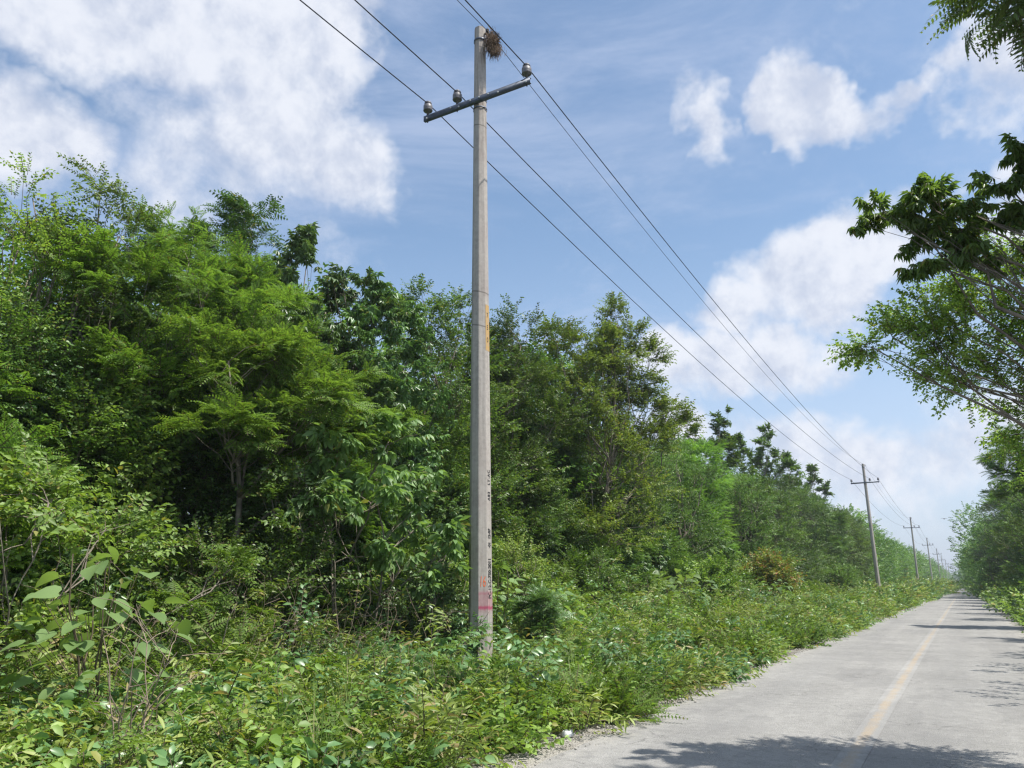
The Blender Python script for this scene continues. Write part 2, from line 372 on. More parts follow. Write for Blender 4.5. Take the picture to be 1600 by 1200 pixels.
def tube(pts, rad, sides=5, cap=True):
    pts = np.asarray(pts, float); n = len(pts); rad = np.broadcast_to(np.asarray(rad, float), (n,))
    d = np.gradient(pts, axis=0); d /= np.linalg.norm(d, axis=1)[:, None] + 1e-9
    ref = np.array([0, 0, 1.0]) if abs(d[0][2]) < 0.9 else np.array([1.0, 0, 0])
    a = np.cross(d, ref); a /= np.linalg.norm(a, axis=1)[:, None] + 1e-9
    b = np.cross(d, a)
    th = np.arange(sides) * 2 * np.pi / sides
    ring = (np.cos(th)[None, :, None] * a[:, None, :] + np.sin(th)[None, :, None] * b[:, None, :]) * rad[:, None, None] + pts[:, None, :]
    v = ring.reshape(-1, 3); f = []
    for i in range(n - 1):
        for j in range(sides):
            p, q = i * sides + j, i * sides + (j + 1) % sides
            f += [(p, q, q + sides), (p, q + sides, p + sides)]
    if cap:
        v = np.vstack([v, pts[0], pts[-1]]); c0, c1 = len(v) - 2, len(v) - 1
        for j in range(sides):
            f.append((c0, (j + 1) % sides, j)); f.append((c1, (n - 1) * sides + j, (n - 1) * sides + (j + 1) % sides))
    return v, np.array(f)
def curve_pts(p0, p1, bend, n=6, jit=0.0, g=rng):
    p0 = np.asarray(p0, float); p1 = np.asarray(p1, float); t = np.linspace(0, 1, n)[:, None]
    L = np.linalg.norm(p1 - p0)
    pts = p0 * (1 - t) + p1 * t + np.asarray(bend)[None, :] * (4 * t * (1 - t))
    if jit:
        pts[1:-1] += g.normal(0, jit * L, (n - 2, 3))
    return pts
def lathe(prof, sides=16):
    v = []; f = []
    for (r, z) in prof:
        for j in range(sides):
            a = 2 * math.pi * j / sides; v.append((r * math.cos(a), r * math.sin(a), z))
    for i in range(len(prof) - 1):
        for j in range(sides):
            p, q = i * sides + j, i * sides + (j + 1) % sides
            f += [(p, q, q + sides), (p, q + sides, p + sides)]
    return np.array(v), np.array(f)
def box(c, s, rot=None):
    c = np.array(c, float); s = np.array(s, float) / 2
    v = np.array([(x, y, z) for x in (-1, 1) for y in (-1, 1) for z in (-1, 1)]) * s
    if rot is not None: v = v @ np.asarray(rot).T
    f = np.array([(0, 1, 3), (0, 3, 2), (4, 6, 7), (4, 7, 5), (0, 4, 5), (0, 5, 1), (2, 3, 7), (2, 7, 6), (0, 2, 6), (0, 6, 4), (1, 5, 7), (1, 7, 3)])
    return v + c, f
def vnoise(x, y, s, seed=0):
    """smooth value noise 0..1"""
    x = np.asarray(x, float) / s + 1000.3 + seed * 17.7; y = np.asarray(y, float) / s + 1000.7 + seed * 31.1
    xi = np.floor(x).astype(int); yi = np.floor(y).astype(int); fx = x - xi; fy = y - yi
    fx = fx * fx * (3 - 2 * fx); fy = fy * fy * (3 - 2 * fy)
    def h(a, b):
        k = (a * 374761393 + b * 668265263 + seed * 144269) & 0x7fffffff
        k = ((k ^ (k >> 13)) * 1274126177) & 0x7fffffff
        return (k ^ (k >> 16)) % 10007 / 10007.0
    return (h(xi, yi) * (1 - fx) + h(xi + 1, yi) * fx) * (1 - fy) + (h(xi, yi + 1) * (1 - fx) + h(xi + 1, yi + 1) * fx) * fy

# ------------------------------------------------------------------ leaf sprays (a twig with its leaves, along +X, up +Z)
def leaf4(L, Wd, fold=0.25, droop=0.15):
    v = np.array([(0, 0, 0), (.42 * L, Wd / 2, fold * Wd / 2), (.42 * L, -Wd / 2, fold * Wd / 2), (L, 0, -droop * L)])
    return v, np.array([(0, 2, 3), (0, 3, 1)])
def leaf6(L, Wd, fold=0.25, droop=0.2):
    v = np.array([(0, 0, 0), (.22 * L, .38 * Wd, fold * Wd * .4), (.60 * L, .46 * Wd, fold * Wd * .4 - droop * L * .3), (L, 0, -droop * L),
                  (.60 * L, -.46 * Wd, fold * Wd * .4 - droop * L * .3), (.22 * L, -.38 * Wd, fold * Wd * .4), (.5 * L, 0, -droop * L * .2)])
    return v, np.array([(0, 6, 1), (1, 6, 2), (2, 6, 3), (3, 6, 4), (4, 6, 5), (5, 6, 0)])
def heart(L, Wd, droop=0.3):
    half = [(0.0, 0.0), (-.10, .22), (-.04, .40), (.18, .50), (.45, .44), (.72, .24), (1.0, 0.0)]
    v = [(x * L, y * Wd, 0.10 * Wd * abs(y) * 2 - droop * L * max(x, 0) ** 2) for x, y in half]
    v += [(x * L, -y * Wd, 0.10 * Wd * abs(y) * 2 - droop * L * max(x, 0) ** 2) for x, y in half[1:-1]]
    mids = len(v); v += [(.3 * L, 0, -droop * L * .09), (.65 * L, 0, -droop * L * .42)]
    ml, mh = mids, mids + 1
    l = [0, 1, 2, 3, 4, 5, 6]; r = [0, 7, 8, 9, 10, 11, 6]; f = []
    for s, sg in ((l, 1), (r, -1)):
        t = [(s[0], ml, s[1]), (s[1], ml, s[2]), (s[2], ml, s[3]), (s[3], ml, s[4]), (ml, mh, s[4]), (s[4], mh, s[5]), (s[5], mh, s[6])]
        f += t if sg > 0 else [(a, c_, b_) for a, b_, c_ in t]
    return np.array(v), np.array(f)
def rot_to(d, up=(0, 0, 1), roll=0.0):
    d = np.asarray(d, float); d = d / np.linalg.norm(d); y = np.cross(up, d)
    if np.linalg.norm(y) < 1e-3: y = np.array([0, 1.0, 0])
    y /= np.linalg.norm(y); z = np.cross(d, y)
    if roll:
        c_, s_ = math.cos(roll), math.sin(roll); y, z = y * c_ + z * s_, z * c_ - y * s_
    return np.stack([d, y, z], 1)
def put_leaf(B, lf, pos, d, roll=0.0, s=1.0):
    v, f = lf; B.add((v * s) @ rot_to(d, roll=roll).T + np.asarray(pos), f, 0)
def strip(p0, p1, w):
    p0 = np.asarray(p0, float); p1 = np.asarray(p1, float)
    return np.array([p0 + (0, w, 0), p0 - (0, w, 0), p1 - (0, w * .5, 0), p1 + (0, w * .5, 0)]), np.array([(0, 1, 2), (0, 2, 3)])
def spray_simple(g, n=14, T=0.38, L=0.08, Wd=0.045, hi=False, droop=0.2, hang=0.25, twig=True):
    B = Buf(); mk = leaf6 if hi else leaf4
    for i in range(n):
        t = (i + .6) / n * T; side = 1 if i % 2 else -1
        a = side * g.uniform(45, 95) * math.pi / 180 * (0.5 if i > n - 3 else 1)
        d = np.array([math.cos(a), math.sin(a), g.uniform(-hang - .3, .35 - hang)])
        s = g.uniform(.7, 1.2)
        put_leaf(B, mk(L, Wd * g.uniform(.85, 1.15), g.uniform(.1, .5), droop * g.uniform(.4, 1.6)), (t, 0, g.normal(0, .012)), d, g.normal(0, .45), s)
    if twig:
        v, f = strip((-.05, 0, 0), (T, 0, -0.01), .004); B.add(v, f, 1)
    return B.get()
def spray_pinnate(g, fronds=4, rl=0.30, pairs=11, L=0.075, Wd=0.014, T=0.16):
    """feathery leaves: every frond an arching rachis with paired narrow leaflets"""
    B = Buf()
    for k in range(fronds):
        a = (k - (fronds - 1) / 2) / max(fronds, 1) * 2.6 + g.normal(0, .25)
        d = np.array([math.cos(a), math.sin(a), g.uniform(.05, .55)]); d /= np.linalg.norm(d)
        base = np.array([T * g.uniform(0, 1), 0, 0]); ln = rl * g.uniform(.75, 1.15)
        sidev = np.cross((0, 0, 1), d); sidev /= np.linalg.norm(sidev)
        t = np.linspace(0, 1, pairs + 1); sag = g.uniform(.25, .6)
        pts = base + d * (t * ln)[:, None] + np.array([0, 0, -1]) * (sag * ln * t ** 2)[:, None]
        for i in range(1, pairs + 1):
            w = math.sin(math.pi * (0.18 + .74 * i / pairs))
            for sg in (-1, 1):
                dd = sidev * sg * .9 + (pts[i] - pts[i - 1]) / ln * pairs * .35 + np.array([0, 0, -.18])
                put_leaf(B, leaf4(L * w * g.uniform(.85, 1.1), Wd, .1, .12), pts[i], dd, g.normal(0, .15))
        v, f = strip(pts[0], pts[-1], .003); v[:2] = pts[0] + sidev * .003 * np.array([[1], [-1]]); v[2:] = pts[-1] + sidev * .002 * np.array([[-1], [1]])
        B.add(v, f, 1)
    return B.get()
def spray_palm(g, n=7, L=0.14, Wd=0.05, T=0.2, hi=False, whorls=2, down=0.55):
    """whorls of drooping pointed leaflets"""
    B = Buf(); mk = leaf6 if hi else leaf4
    for w in range(whorls):
        c = np.array([T * (w + 1) / whorls, g.normal(0, .03), g.normal(0, .02)]); k0 = g.uniform(0, 6.28)
        for i in range(n):
            a = k0 + 2 * math.pi * i / n + g.normal(0, .15)
            d = np.array([math.cos(a), math.sin(a), -g.uniform(down * .5, down * 1.5)])
            put_leaf(B, mk(L, Wd, .3, .25), c, d, g.normal(0, .25), g.uniform(.75, 1.15))
    v, f = strip((-.06, 0, 0), (T, 0, 0), .005); B.add(v, f, 1)
    return B.get()
def spray_rosette(g, n=9, L=0.13, Wd=0.06, hi=False):
    B = Buf(); mk = leaf6 if hi else leaf4
    for i in range(n):
        a = 2.4 * i + g.normal(0, .2)
        d = np.array([math.cos(a) * .8 + .35, math.sin(a) * .9, g.uniform(-.2, .55)])
        put_leaf(B, mk(L, Wd, .25, .2), (0.02 * i, 0, 0), d, g.normal(0, .3), g.uniform(.7, 1.15))
    v, f = strip((-.12, 0, 0), (.16, 0, 0), .005); B.add(v, f, 1)
    return B.get()
gs = np.random.default_rng(3)
SP = {
    'feather': [spray_pinnate(gs, 4, .30, 10, .085, .020) for _ in range(5)],
    'featherfine': [spray_pinnate(gs, 4, .28, 8, .072, .022, .14) for _ in range(5)],
    'ovate': [spray_simple(gs) for _ in range(6)],
    'small': [spray_simple(gs, 18, .36, .052, .032) for _ in range(6)],
    'palmate': [spray_palm(gs) for _ in range(6)],
    'bigpalm': [spray_palm(gs, 6, .19, .075, .22, True, 2, .7) for _ in range(5)],
    'drop': [spray_palm(gs, 8, .17, .05, .2, False, 2, .9) for _ in range(6)],
    'rosette': [spray_rosette(gs) for _ in range(6)],
    'ash': [spray_pinnate(gs, 3, .34, 5, .14, .045, .2) for _ in range(6)],       # large paired drooping leaflets
    'weed': [spray_simple(gs, 13, .30, .062, .036, True, .25, .15) for _ in range(7)],
    'weedbig': [spray_simple(gs, 9, .34, .10, .055, True, .3, .2) for _ in range(6)],
    'weedlance': [spray_simple(gs, 12, .30, .085, .022, True, .35, .1) for _ in range(6)],
    'weedpin': [spray_pinnate(gs, 4, .20, 8, .05, .016, .12) for _ in range(5)],
    'midlod': [spray_simple(gs, 11, .55, .15, .085, False, .2, .2, False) for _ in range(6)],
    'farlod': [spray_simple(gs, 8, .8, .30, .19, False, .2, .1, False) for _ in range(6)],
}
def frames(dirs, g, roll=0.35, up=None):
    d = dirs / (np.linalg.norm(dirs, axis=1)[:, None] + 1e-9); u = np.array([0, 0, 1.0])
    y = np.cross(np.broadcast_to(u, d.shape), d); ny = np.linalg.norm(y, axis=1)
    bad = ny < 1e-2; y[bad] = (0, 1, 0); ny[bad] = 1; y /= ny[:, None]; z = np.cross(d, y)
    a = g.normal(0, roll, len(d)); c_, s_ = np.cos(a)[:, None], np.sin(a)[:, None]
    y, z = y * c_ + z * s_, z * c_ - y * s_
    return np.stack([d, y, z], 2)
def stamp(B, kinds, pos, dirs, g, scale=1.0, roll=0.35, jit=.25):
    """stamps random sprays of a kind at positions, facing dirs"""
    tpl = SP[kinds]; pos = np.asarray(pos, float); n = len(pos)
    if n == 0: return
    F = frames(np.asarray(dirs, float), g, roll); sc_ = np.broadcast_to(scale, (n,)) * g.uniform(1 - jit, 1 + jit, n)
    which = g.integers(0, len(tpl), n)
    for k, (v, f, mi) in enumerate(tpl):
        I = np.nonzero(which == k)[0]
        if len(I) == 0: continue
        V = np.einsum('nij,vj->nvi', F[I], v) * sc_[I, None, None] + pos[I, None, :]
        FF = f[None] + (np.arange(len(I)) * len(v))[:, None, None]
        B.add(V.reshape(-1, 3), FF.reshape(-1, 3), np.tile(mi, len(I)))

# ------------------------------------------------------------------ trees
def auto_clumps(g, h, rad, z0, n, flat=1.0):
    """clump centres spread through an irregular crown"""
    out = []
    for i in range(n):
        t = (i + .5) / n; z = z0 + (h - z0) * t
        prof = math.sin(math.pi * min(1, .22 + .68 * t)) ** .7
        a = 2.4 * i + g.uniform(-.5, .5); r = rad * prof * g.uniform(.35, .8)
        cr = rad * g.uniform(.36, .56) * (0.75 + .35 * prof)
        z = min(z, h - cr * .7)
        out.append(((r * math.cos(a), r * math.sin(a), z), (cr, cr, cr * g.uniform(.6, .9) * flat)))
    return out
def grow(clumps, species, seed, trunk_top, dens=1.0, scale=1.0, trunk_r=0.09, lean=(0, 0), up=0.25, stems=1, sub=14, per=7, hollow=0.0, twigk=1.0):
    """returns trunk buffer and crown buffer; branches run from the trunk to each clump and fan out inside it"""
    g = np.random.default_rng(seed)
    T = Buf(); C = Buf(); trunks = []
    for s in range(stems):
        off = np.array([0, 0, 0]) if stems == 1 else np.array([g.normal(0, .12), g.normal(0, .12), 0])
        top = np.array([lean[0] + g.normal(0, .15) * stems, lean[1] + g.normal(0, .15) * stems, trunk_top * g.uniform(.88, 1.0)])
        pts = curve_pts(off - (0, 0, .15), top, (g.normal(0, .12), g.normal(0, .12), 0), 9, .012, g)
        r = trunk_r / math.sqrt(stems) * (1 - .8 * np.linspace(0, 1, 9)); r[0] *= 1.3
        v, f = tube(pts, r, 7); T.add(v, f, 0); trunks.append((pts, r))
    for (c0, rr) in clumps:
        c0 = np.array(c0, float); rr = np.array(rr, float)
        pts, r = trunks[g.integers(0, stems)]
        zt = c0[2] * g.uniform(.45, .7); k = int(np.argmin(abs(pts[:, 2] - zt))); k = min(max(k, 1), 7)
        st = pts[k]; L = np.linalg.norm(c0 - st)
        bp = curve_pts(st, c0 - (0, 0, rr[2] * .25), (0, 0, -.08 * L), 7, .03, g)
        br = np.linspace(min(r[k] * .7, (.02 + .014 * L) * twigk), .010 * twigk, 7)
        v, f = tube(bp, br, 5); T.add(v, f, 0)
        ns = max(5, int(sub * (rr.mean() / .8) ** 1.2))
        u = g.normal(0, 1, (ns, 3)); u[:, 2] += .25; u /= np.linalg.norm(u, axis=1)[:, None]
        tips = c0 + u * rr * g.uniform(.75, 1.12, (ns, 1))
        for tp in tips:
            s0 = bp[g.integers(3, 7)]; l = np.linalg.norm(tp - s0)
            q = curve_pts(s0, tp, (0, 0, .06 * l), 4, .05, g)
            v, f = tube(q, np.linspace(.009, .003, 4) * twigk, 3, False); T.add(v, f, 0)
        m = max(8, int(ns * per * dens * 1.5)); ti = g.integers(0, ns, m)
        tt = g.uniform(.35 + hollow, 1.02, m) ** .8
        cc = c0 + g.normal(0, .10, (m, 3)) * rr
        P = cc * (1 - tt[:, None]) + tips[ti] * tt[:, None] + g.normal(0, .10, (m, 3)) * rr
        D = (P - c0) / rr + g.normal(0, .45, (m, 3)); D[:, 2] = D[:, 2] * .55 + up
        stamp(C, species, P, D, g, scale)
    return T, C
def tree(name, label, cat, loc, clumps, species, leafmat, seed, trunk_top, group=None, rz=0, **k):
    T, C = grow(clumps, species, seed, trunk_top, **k)
    root = empty(name, loc, rz); tag(root, label, cat, group)
    T.link('trunk', [M['bark']], root, True)
    C.link('crown', [M[leafmat], M['twig']], root)
    return root
def ac(seed, h, rad, z0, n, flat=1.0): return auto_clumps(np.random.default_rng(seed + 900), h, rad, z0, n, flat)
#SECTION_GROUND
# ground, road, shoulder, centre line
def strip_sheet(name, xs_fn, ys, z, m, n=1):
    v = []; f = []
    for y in ys:
        a, b_ = xs_fn(y)
        for i in range(n + 1): v.append((a + (b_ - a) * i / n, y, z))
    w = n + 1
    for j in range(len(ys) - 1):
        for i in range(n): f.append((j * w + i, j * w + i + 1, (j + 1) * w + i + 1, (j + 1) * w + i))
    o = link(name, v, f, m); return o
gv = [(-900, -300, 0), (900, -300, 0), (900, 1500, 0), (-900, 1500, 0)]
tag(link('ground', gv, [(0, 1, 2, 3)], M['ground']), None, None, kind='structure')
ys = list(np.concatenate([np.arange(-25, 45, .12), np.arange(45, 140, .6), np.arange(140, 700, 4)]))
def nz(y, s, seed): return float(vnoise(np.array([y]), np.array([0.0]), s, seed)[0]) - .5
strip_sheet('road_shoulder', lambda y: (-4.0 + .4 * nz(y, 1.3, 1) + .2 * nz(y, .4, 2), 1.85 + .6 * nz(y, 1.7, 3) + .15 * nz(y, .4, 4)), ys, .004, M['gravel']).__setitem__('kind', 'structure')
road = strip_sheet('road', lambda y: (-3.18 + .16 * nz(y, 2.3, 5) + .10 * nz(y, .5, 6) + .05 * nz(y, .2, 7), 1.28 + .20 * nz(y, 2.1, 8) + .10 * nz(y, .5, 9)), ys, .012, M['road'])
road['kind'] = 'structure'
ln = strip_sheet('road_marking', lambda y: (-1.10, -.88), ys[::4], .016, M['line'])
ln['kind'] = 'structure'

# pebbles along the ragged edges
def pebbles():
    g = np.random.default_rng(8); B = Buf(); n = 3800
    y = g.uniform(2, 26, n) ** 1.0; x = np.where(g.random(n) < .8, -3.3 + g.normal(0, .10, n), 1.4 + g.normal(0, .15, n))
    s = g.uniform(.004, .013, n) * (1 + 1.2 * (g.random(n) < .06))
    base = np.array([(1, 0, 0), (-1, 0, 0), (0, 1, 0), (0, -1, 0), (0, 0, .7), (0, 0, -.7)], float)
    fc = np.array([(0, 2, 4), (2, 1, 4), (1, 3, 4), (3, 0, 4), (2, 0, 5), (1, 2, 5), (3, 1, 5), (0, 3, 5)])
    V = base[None] * s[:, None, None] * g.uniform(.6, 1.4, (n, 6, 1)) + np.stack([x, y, .014 + s * .4], 1)[:, None]
    F = fc[None] + (np.arange(n) * 6)[:, None, None]
    B.add(V.reshape(-1, 3), F.reshape(-1, 3))
    tag(B.link('gravel', [M['pebble']]), 'loose pale limestone gravel crumbling along the road edges', 'gravel', kind='stuff')
pebbles()
#SECTION_POLES
# ------------------------------------------------------------------ utility poles, wires, nest
POLE_X, PH, ARM_Z = -6.85, 12.1, 10.36
def ring8(r, z, rot, ch=1.0):
    return [(r * math.cos(rot + math.pi / 4 * k), r * math.sin(rot + math.pi / 4 * k), z) for k in range(8)]
POLE_ROT = R(22.5)
def make_insulator(parent, x, z, y=-0.0):
    i = lathe([(0.0, .0), (.022, .0), (.022, .09), (.075, .085), (.085, .10), (.078, .125), (.082, .14), (.082, .205), (.062, .225), (.056, .245), (.068, .262), (.055, .29), (.0, .295)], 14)
    o = link('insulator', i[0] * (1.12, 1.12, 1.0) + np.array([x, y, z]), i[1], M['porcelain'], parent, False)
    B = Buf(); v, f = tube([(x, y, z - .17), (x, y, z + .01)], .012, 6); B.add(v, f)
    v, f = lathe([(0, -.02), (.03, -.02), (.03, .0), (0, .0)], 8); B.add(v + np.array([x, y, z]), f)
    v, f = lathe([(0, -.13), (.024, -.13), (.024, -.11), (0, -.11)], 6); B.add(v + np.array([x, y, z]), f)
    B.link('pin', M['iron'], o)
    v, f = lathe([(.073, .094), (.079, .088), (.079, .10), (.073, .1)], 14)
    B2 = Buf(); v, f = tube([(x + .06 * math.cos(a), y + .06 * math.sin(a), z + .245) for a in np.linspace(0, 6.28, 11)], .007, 4); B2.add(v, f)
    B2.link('tie_wire', M['iron'], o)
def arm_channel(B, x0, x1, z, y):
    h, w, t = .115, .055, .008
    B.add(*box(((x0 + x1) / 2, y, z), (x1 - x0, t, h)))                       # web facing the camera
    B.add(*box(((x0 + x1) / 2, y + w / 2, z + h / 2 - t / 2), (x1 - x0 - .002, w, t)))
    B.add(*box(((x0 + x1) / 2, y + w / 2, z - h / 2 + t / 2), (x1 - x0 - .002, w, t)))
def make_pole(mid_x, detailed):
    root = empty('utility_pole', (0, 0, 0))
    rb, rt = .205, .112
    v = []; f = []
    zs = [-.3, 0, 2, 4, 6, 8, 9.6, 11, 11.86, 11.87, 12.1]
    for z in zs:
        t = max(0, z) / PH; r = rb + (rt - rb) * t
        v += ring8(r, z, POLE_ROT)
    for i in range(len(zs) - 1):
        for k in range(8): f.append((i * 8 + k, i * 8 + (k + 1) % 8, (i + 1) * 8 + (k + 1) % 8, (i + 1) * 8 + k))
    f.append(tuple((len(zs) - 1) * 8 + k for k in range(8)))
    sh = link('shaft', v, f, M['concrete'], root)
    bv = sh.modifiers.new('bevel', 'BEVEL'); bv.width = .008; bv.segments = 1
    rA = rb + (rt - rb) * ARM_Z / PH
    yA = -(rA + .012)                                   # arm bolted on the near side
    B = Buf(); arm_channel(B, -1.2, 1.2, ARM_Z, yA - .055)
    B.add(*box((-.0, yA - .004, ARM_Z), (.12, .012, .10)))
    arm = B.link('crossarm', M['galv'], root)
    if detailed:
        for x in (-1.12, -.55, -.36, -.1, .1, .30, .52, 1.12):
            v_, f_ = tube([(x, yA - .074, ARM_Z + (.02 if int(x * 50) % 2 else -.02)), (x, yA - .056, ARM_Z + (.02 if int(x * 50) % 2 else -.02))], .019, 6)
            link('bolt', v_, f_, M['zinc'], arm)
    # bands round the shaft
    for nm, z, hh in (('arm_clamp', ARM_Z - .11, .03), ('arm_clamp', ARM_Z + .09, .025), ('top_band', 11.80, .045)):
        r = rb + (rt - rb) * z / PH + .006
        B = Buf(); pts = [(r * 1.0 * math.cos(a), r * 1.0 * math.sin(a), z) for a in np.linspace(0, 2 * math.pi, 17)]
        vv = []; ff = []
        for (x, y, zz) in pts[:-1]: vv += [(x, y, zz - hh / 2), (x, y, zz + hh / 2), (x * 1.04, y * 1.04, zz + hh / 2), (x * 1.04, y * 1.04, zz - hh / 2)]
        for k in range(16):
            a, b_ = k * 4, ((k + 1) % 16) * 4
            for j in range(4):
                p, q, r_, s_ = a + j, a + (j + 1) % 4, b_ + (j + 1) % 4, b_ + j; ff += [(p, q, r_), (p, r_, s_)]
        B.add(vv, ff); B.link(nm, M['galv'], root)
    # neutral bracket on the road side of the top
    B = Buf(); B.add(*box((.165, 0, 11.93), (.10, .05, .012))); B.add(*box((.205, 0, 11.90), (.012, .05, .09)))
    v_, f_ = lathe([(0, 0), (.03, 0), (.038, .02), (.026, .04), (.038, .06), (.03, .08), (0, .08)], 10)
    B.add(v_ + np.array([.17, 0, 11.945]), f_)
    v_, f_ = tube([(.12, 0, 11.80), (.2, 0, 11.93)], .008, 5); B.add(v_, f_)
    B.link('wire_bracket', M['iron'], root)
    for x in (-1.12, mid_x, 1.12): make_insulator(root, x, ARM_Z + .075, yA - .028)
    return root, yA - .028
TOPZ = ARM_Z + .075 + .262
pole, yI = make_pole(-.42, True)
PY = [11.0, 77.0, 144.0, 211.0, 277.0, 345.0, 415.0, 485.0]
PXS = [-6.85, -6.62, -6.5, -6.5, -6.3, -6.5, -6.5, -6.5]
LEAN = [(0.0, -.013), (.0, -.012), (0, 0.006), (0, .0), (0, .004), (0, -.004), (0, .004), (0, 0)]
ZR = [R(0)] * 8
plabels = ['tall foreground concrete utility pole with orange 16 and red paint near its foot',
           'second concrete pole down the line, leaning slightly, rising from roadside bushes',
           'third concrete pole from the camera along the road, with steel crossarm',
           'fourth concrete pole from the camera, thin in the distance',
           'fifth concrete pole from the camera, small against the horizon sky',
           'sixth concrete pole from the camera, just beyond the fifth',
           'seventh concrete pole from the camera, tiny near the vanishing point',
           'farthest tiny concrete pole at the end of the line']
pole.location = (PXS[0], PY[0], 0); pole.rotation_euler = (0, LEAN[0][1], 0)
tag(pole, plabels[0], 'utility pole', 'concrete utility poles along the road')
pole2, _ = make_pole(.42, False)
poles = [pole]
for i in range(1, 8):
    o = pole2 if i == 1 else copy_tree(pole2)
    o.location = (PXS[i], PY[i], 0); o.rotation_euler = (0, LEAN[i][1], 0)
    tag(o, plabels[i], 'utility pole', 'concrete utility poles along the road'); poles.append(o)
def pole_pt(i, x, y, z):
    a = LEAN[i][1]; return (PXS[i] + x * math.cos(a) + z * math.sin(a), PY[i] + y, -x * math.sin(a) + z * math.cos(a))
# painted marks on the main shaft: thin sheets of paint on two faces
def facet(zc, k, off=.0015):
    """frame of face k (centre bearing POLE_ROT+22.5+45k) of the shaft at height zc: origin, across, up, normal"""
    r = .205 + (.112 - .205) * zc / PH; a = POLE_ROT + math.pi / 8 + k * math.pi / 4
    ap = r * math.cos(math.pi / 8); nrm = np.array([math.cos(a), math.sin(a), 0]); ac_ = np.array([-math.sin(a), math.cos(a), 0])
    slope = (.112 - .205) / PH * math.cos(math.pi / 8)
    upv = np.array([nrm[0] * slope, nrm[1] * slope, 1.0]); upv /= np.linalg.norm(upv); n2 = np.cross(ac_, upv)
    return nrm * (ap + off) + np.array([0, 0, zc]), ac_, upv, n2, 2 * r * math.sin(math.pi / 8)
#FACES
MIDF, RIGHTF = 6, 7
def face_patch(name, k, z0, z1, m, parent, frac=.98, off=.0015):
    o0, a0, u0, n0, w0 = facet(z0, k, off); o1, a1, u1, n1, w1 = facet(z1, k, off)
    nn = 14; v = []; f = []
    for i in range(nn + 1):
        t = i / nn; o = o0 * (1 - t) + o1 * t; w = (w0 * (1 - t) + w1 * t) * frac / 2
        v += [o - a0 * w, o + a0 * w]
    for i in range(nn): f.append((2 * i, 2 * i + 1, 2 * i + 3, 2 * i + 2))
    return link(name, v, f, m, parent)
def text_on(name, txt, k, zc, size, m, parent, turn=0.0, stack=False, xoff=0.0, off=.003, sx=1.0, space=1.0, shear=0.0):
    cu = bpy.data.curves.new(name, 'FONT'); cu.body = txt; cu.size = size; cu.align_x = 'CENTER'; cu.align_y = 'CENTER'
    cu.space_character = space; cu.shear = shear; cu.extrude = .0006; cu.offset = size * (.035 if turn else .0); cu.space_line = .95
    tmp = bpy.data.objects.new(name, cu); COL.objects.link(tmp)
    dg = bpy.context.evaluated_depsgraph_get(); me = bpy.data.meshes.new_from_object(tmp.evaluated_get(dg))
    bpy.data.objects.remove(tmp)
    o, a, u, n, w = facet(zc, k, off); c_, s_ = math.cos(turn), math.sin(turn)
    for vtx in me.vertices:
        x, y, z = vtx.co; x *= sx; p, q = x * c_ - y * s_, x * s_ + y * c_
        P = o + a * (p + xoff) + u * q + n * z; vtx.co = P
    me.materials.clear(); me.materials.append(m)
    ob = bpy.data.objects.new(name, me); COL.objects.link(ob); ob.parent = parent
    return ob
face_patch('paint_smear', MIDF, .80, 1.42, M['magenta'], pole); face_patch('paint_smear', RIGHTF, .80, 1.42, M['magenta'], pole)
text_on('spray_number', '16', MIDF, 1.43, .24, M['orange'], pole, 0.0, xoff=-.008, sx=.48, shear=.12)
text_on('painted_marking', 'PC-12-C-750-2011', RIGHTF, 1.49, .115, M['ink'], pole, math.pi / 2, sx=.72)
text_on('painted_marking', '-01', RIGHTF, 2.02, .10, M['ink'], pole, math.pi / 2, sx=.72)
text_on('painted_marking', '12-07', RIGHTF, 2.20, .10, M['ink'], pole, math.pi / 2, sx=.72)
text_on('painted_marking', 'A83', RIGHTF, 2.82, .095, M['ink'], pole, math.pi / 2, sx=.8, space=1.25)
text_on('painted_marking', 'LT-AC', RIGHTF, 3.13, .095, M['ink'], pole, math.pi / 2, sx=.8, space=1.25)
yb = face_patch('painted_band', RIGHTF, 5.36, 6.22, M['yellow_band'], pole)
for ch, z in (('7', 6.02), ('5', 5.79), ('0', 5.56)): text_on('band_digit', ch, RIGHTF, z, .13, M['ink'], yb, 0, sx=.8)

# conductors
def span(p, q, sag, n=26):
    t = np.linspace(0, 1, n)[:, None]; P = np.array(p) * (1 - t) + np.array(q) * t
    P[:, 2] -= (4 * sag * t * (1 - t))[:, 0]; return P
def conductor(name, label, xs, y, z, rad, sag, m):
    pts = []
    first = (-6.9 + xs[1], -54.0, z + .2)
    ps = [first] + [pole_pt(i, xs[min(i, 1)] if True else 0, y, z) for i in range(8)]
    for i in range(len(ps) - 1):
        s = span(ps[i], ps[i + 1], sag * (1.0 if i else 1.1)); pts.append(s[:-1] if i < len(ps) - 2 else s)
    P = np.vstack(pts); v, f = tube(P, rad, 6, True)
    tag(link(name, v, f, m, None, True), label, 'power line', 'overhead wires strung between the poles')
    return P
conductor('power_cable', 'thick overhead wire tied to the forest-side end of each crossarm', (-1.12, -1.12), yI, TOPZ, .011, .95, M['wire'])
conductor('power_cable', 'thick overhead wire tied to the insulator nearest the pole shaft', (-.42, .42), yI, TOPZ, .011, .95, M['wire'])
conductor('power_cable', 'thick overhead wire tied to the road-side end of each crossarm', (1.12, 1.12), yI, TOPZ, .011, .95, M['wire'])
conductor('neutral_cable', 'thinner pale wire running from pole top to pole top', (.17, .17), 0, 11.99, .007, 1.35, M['wire_thin'])

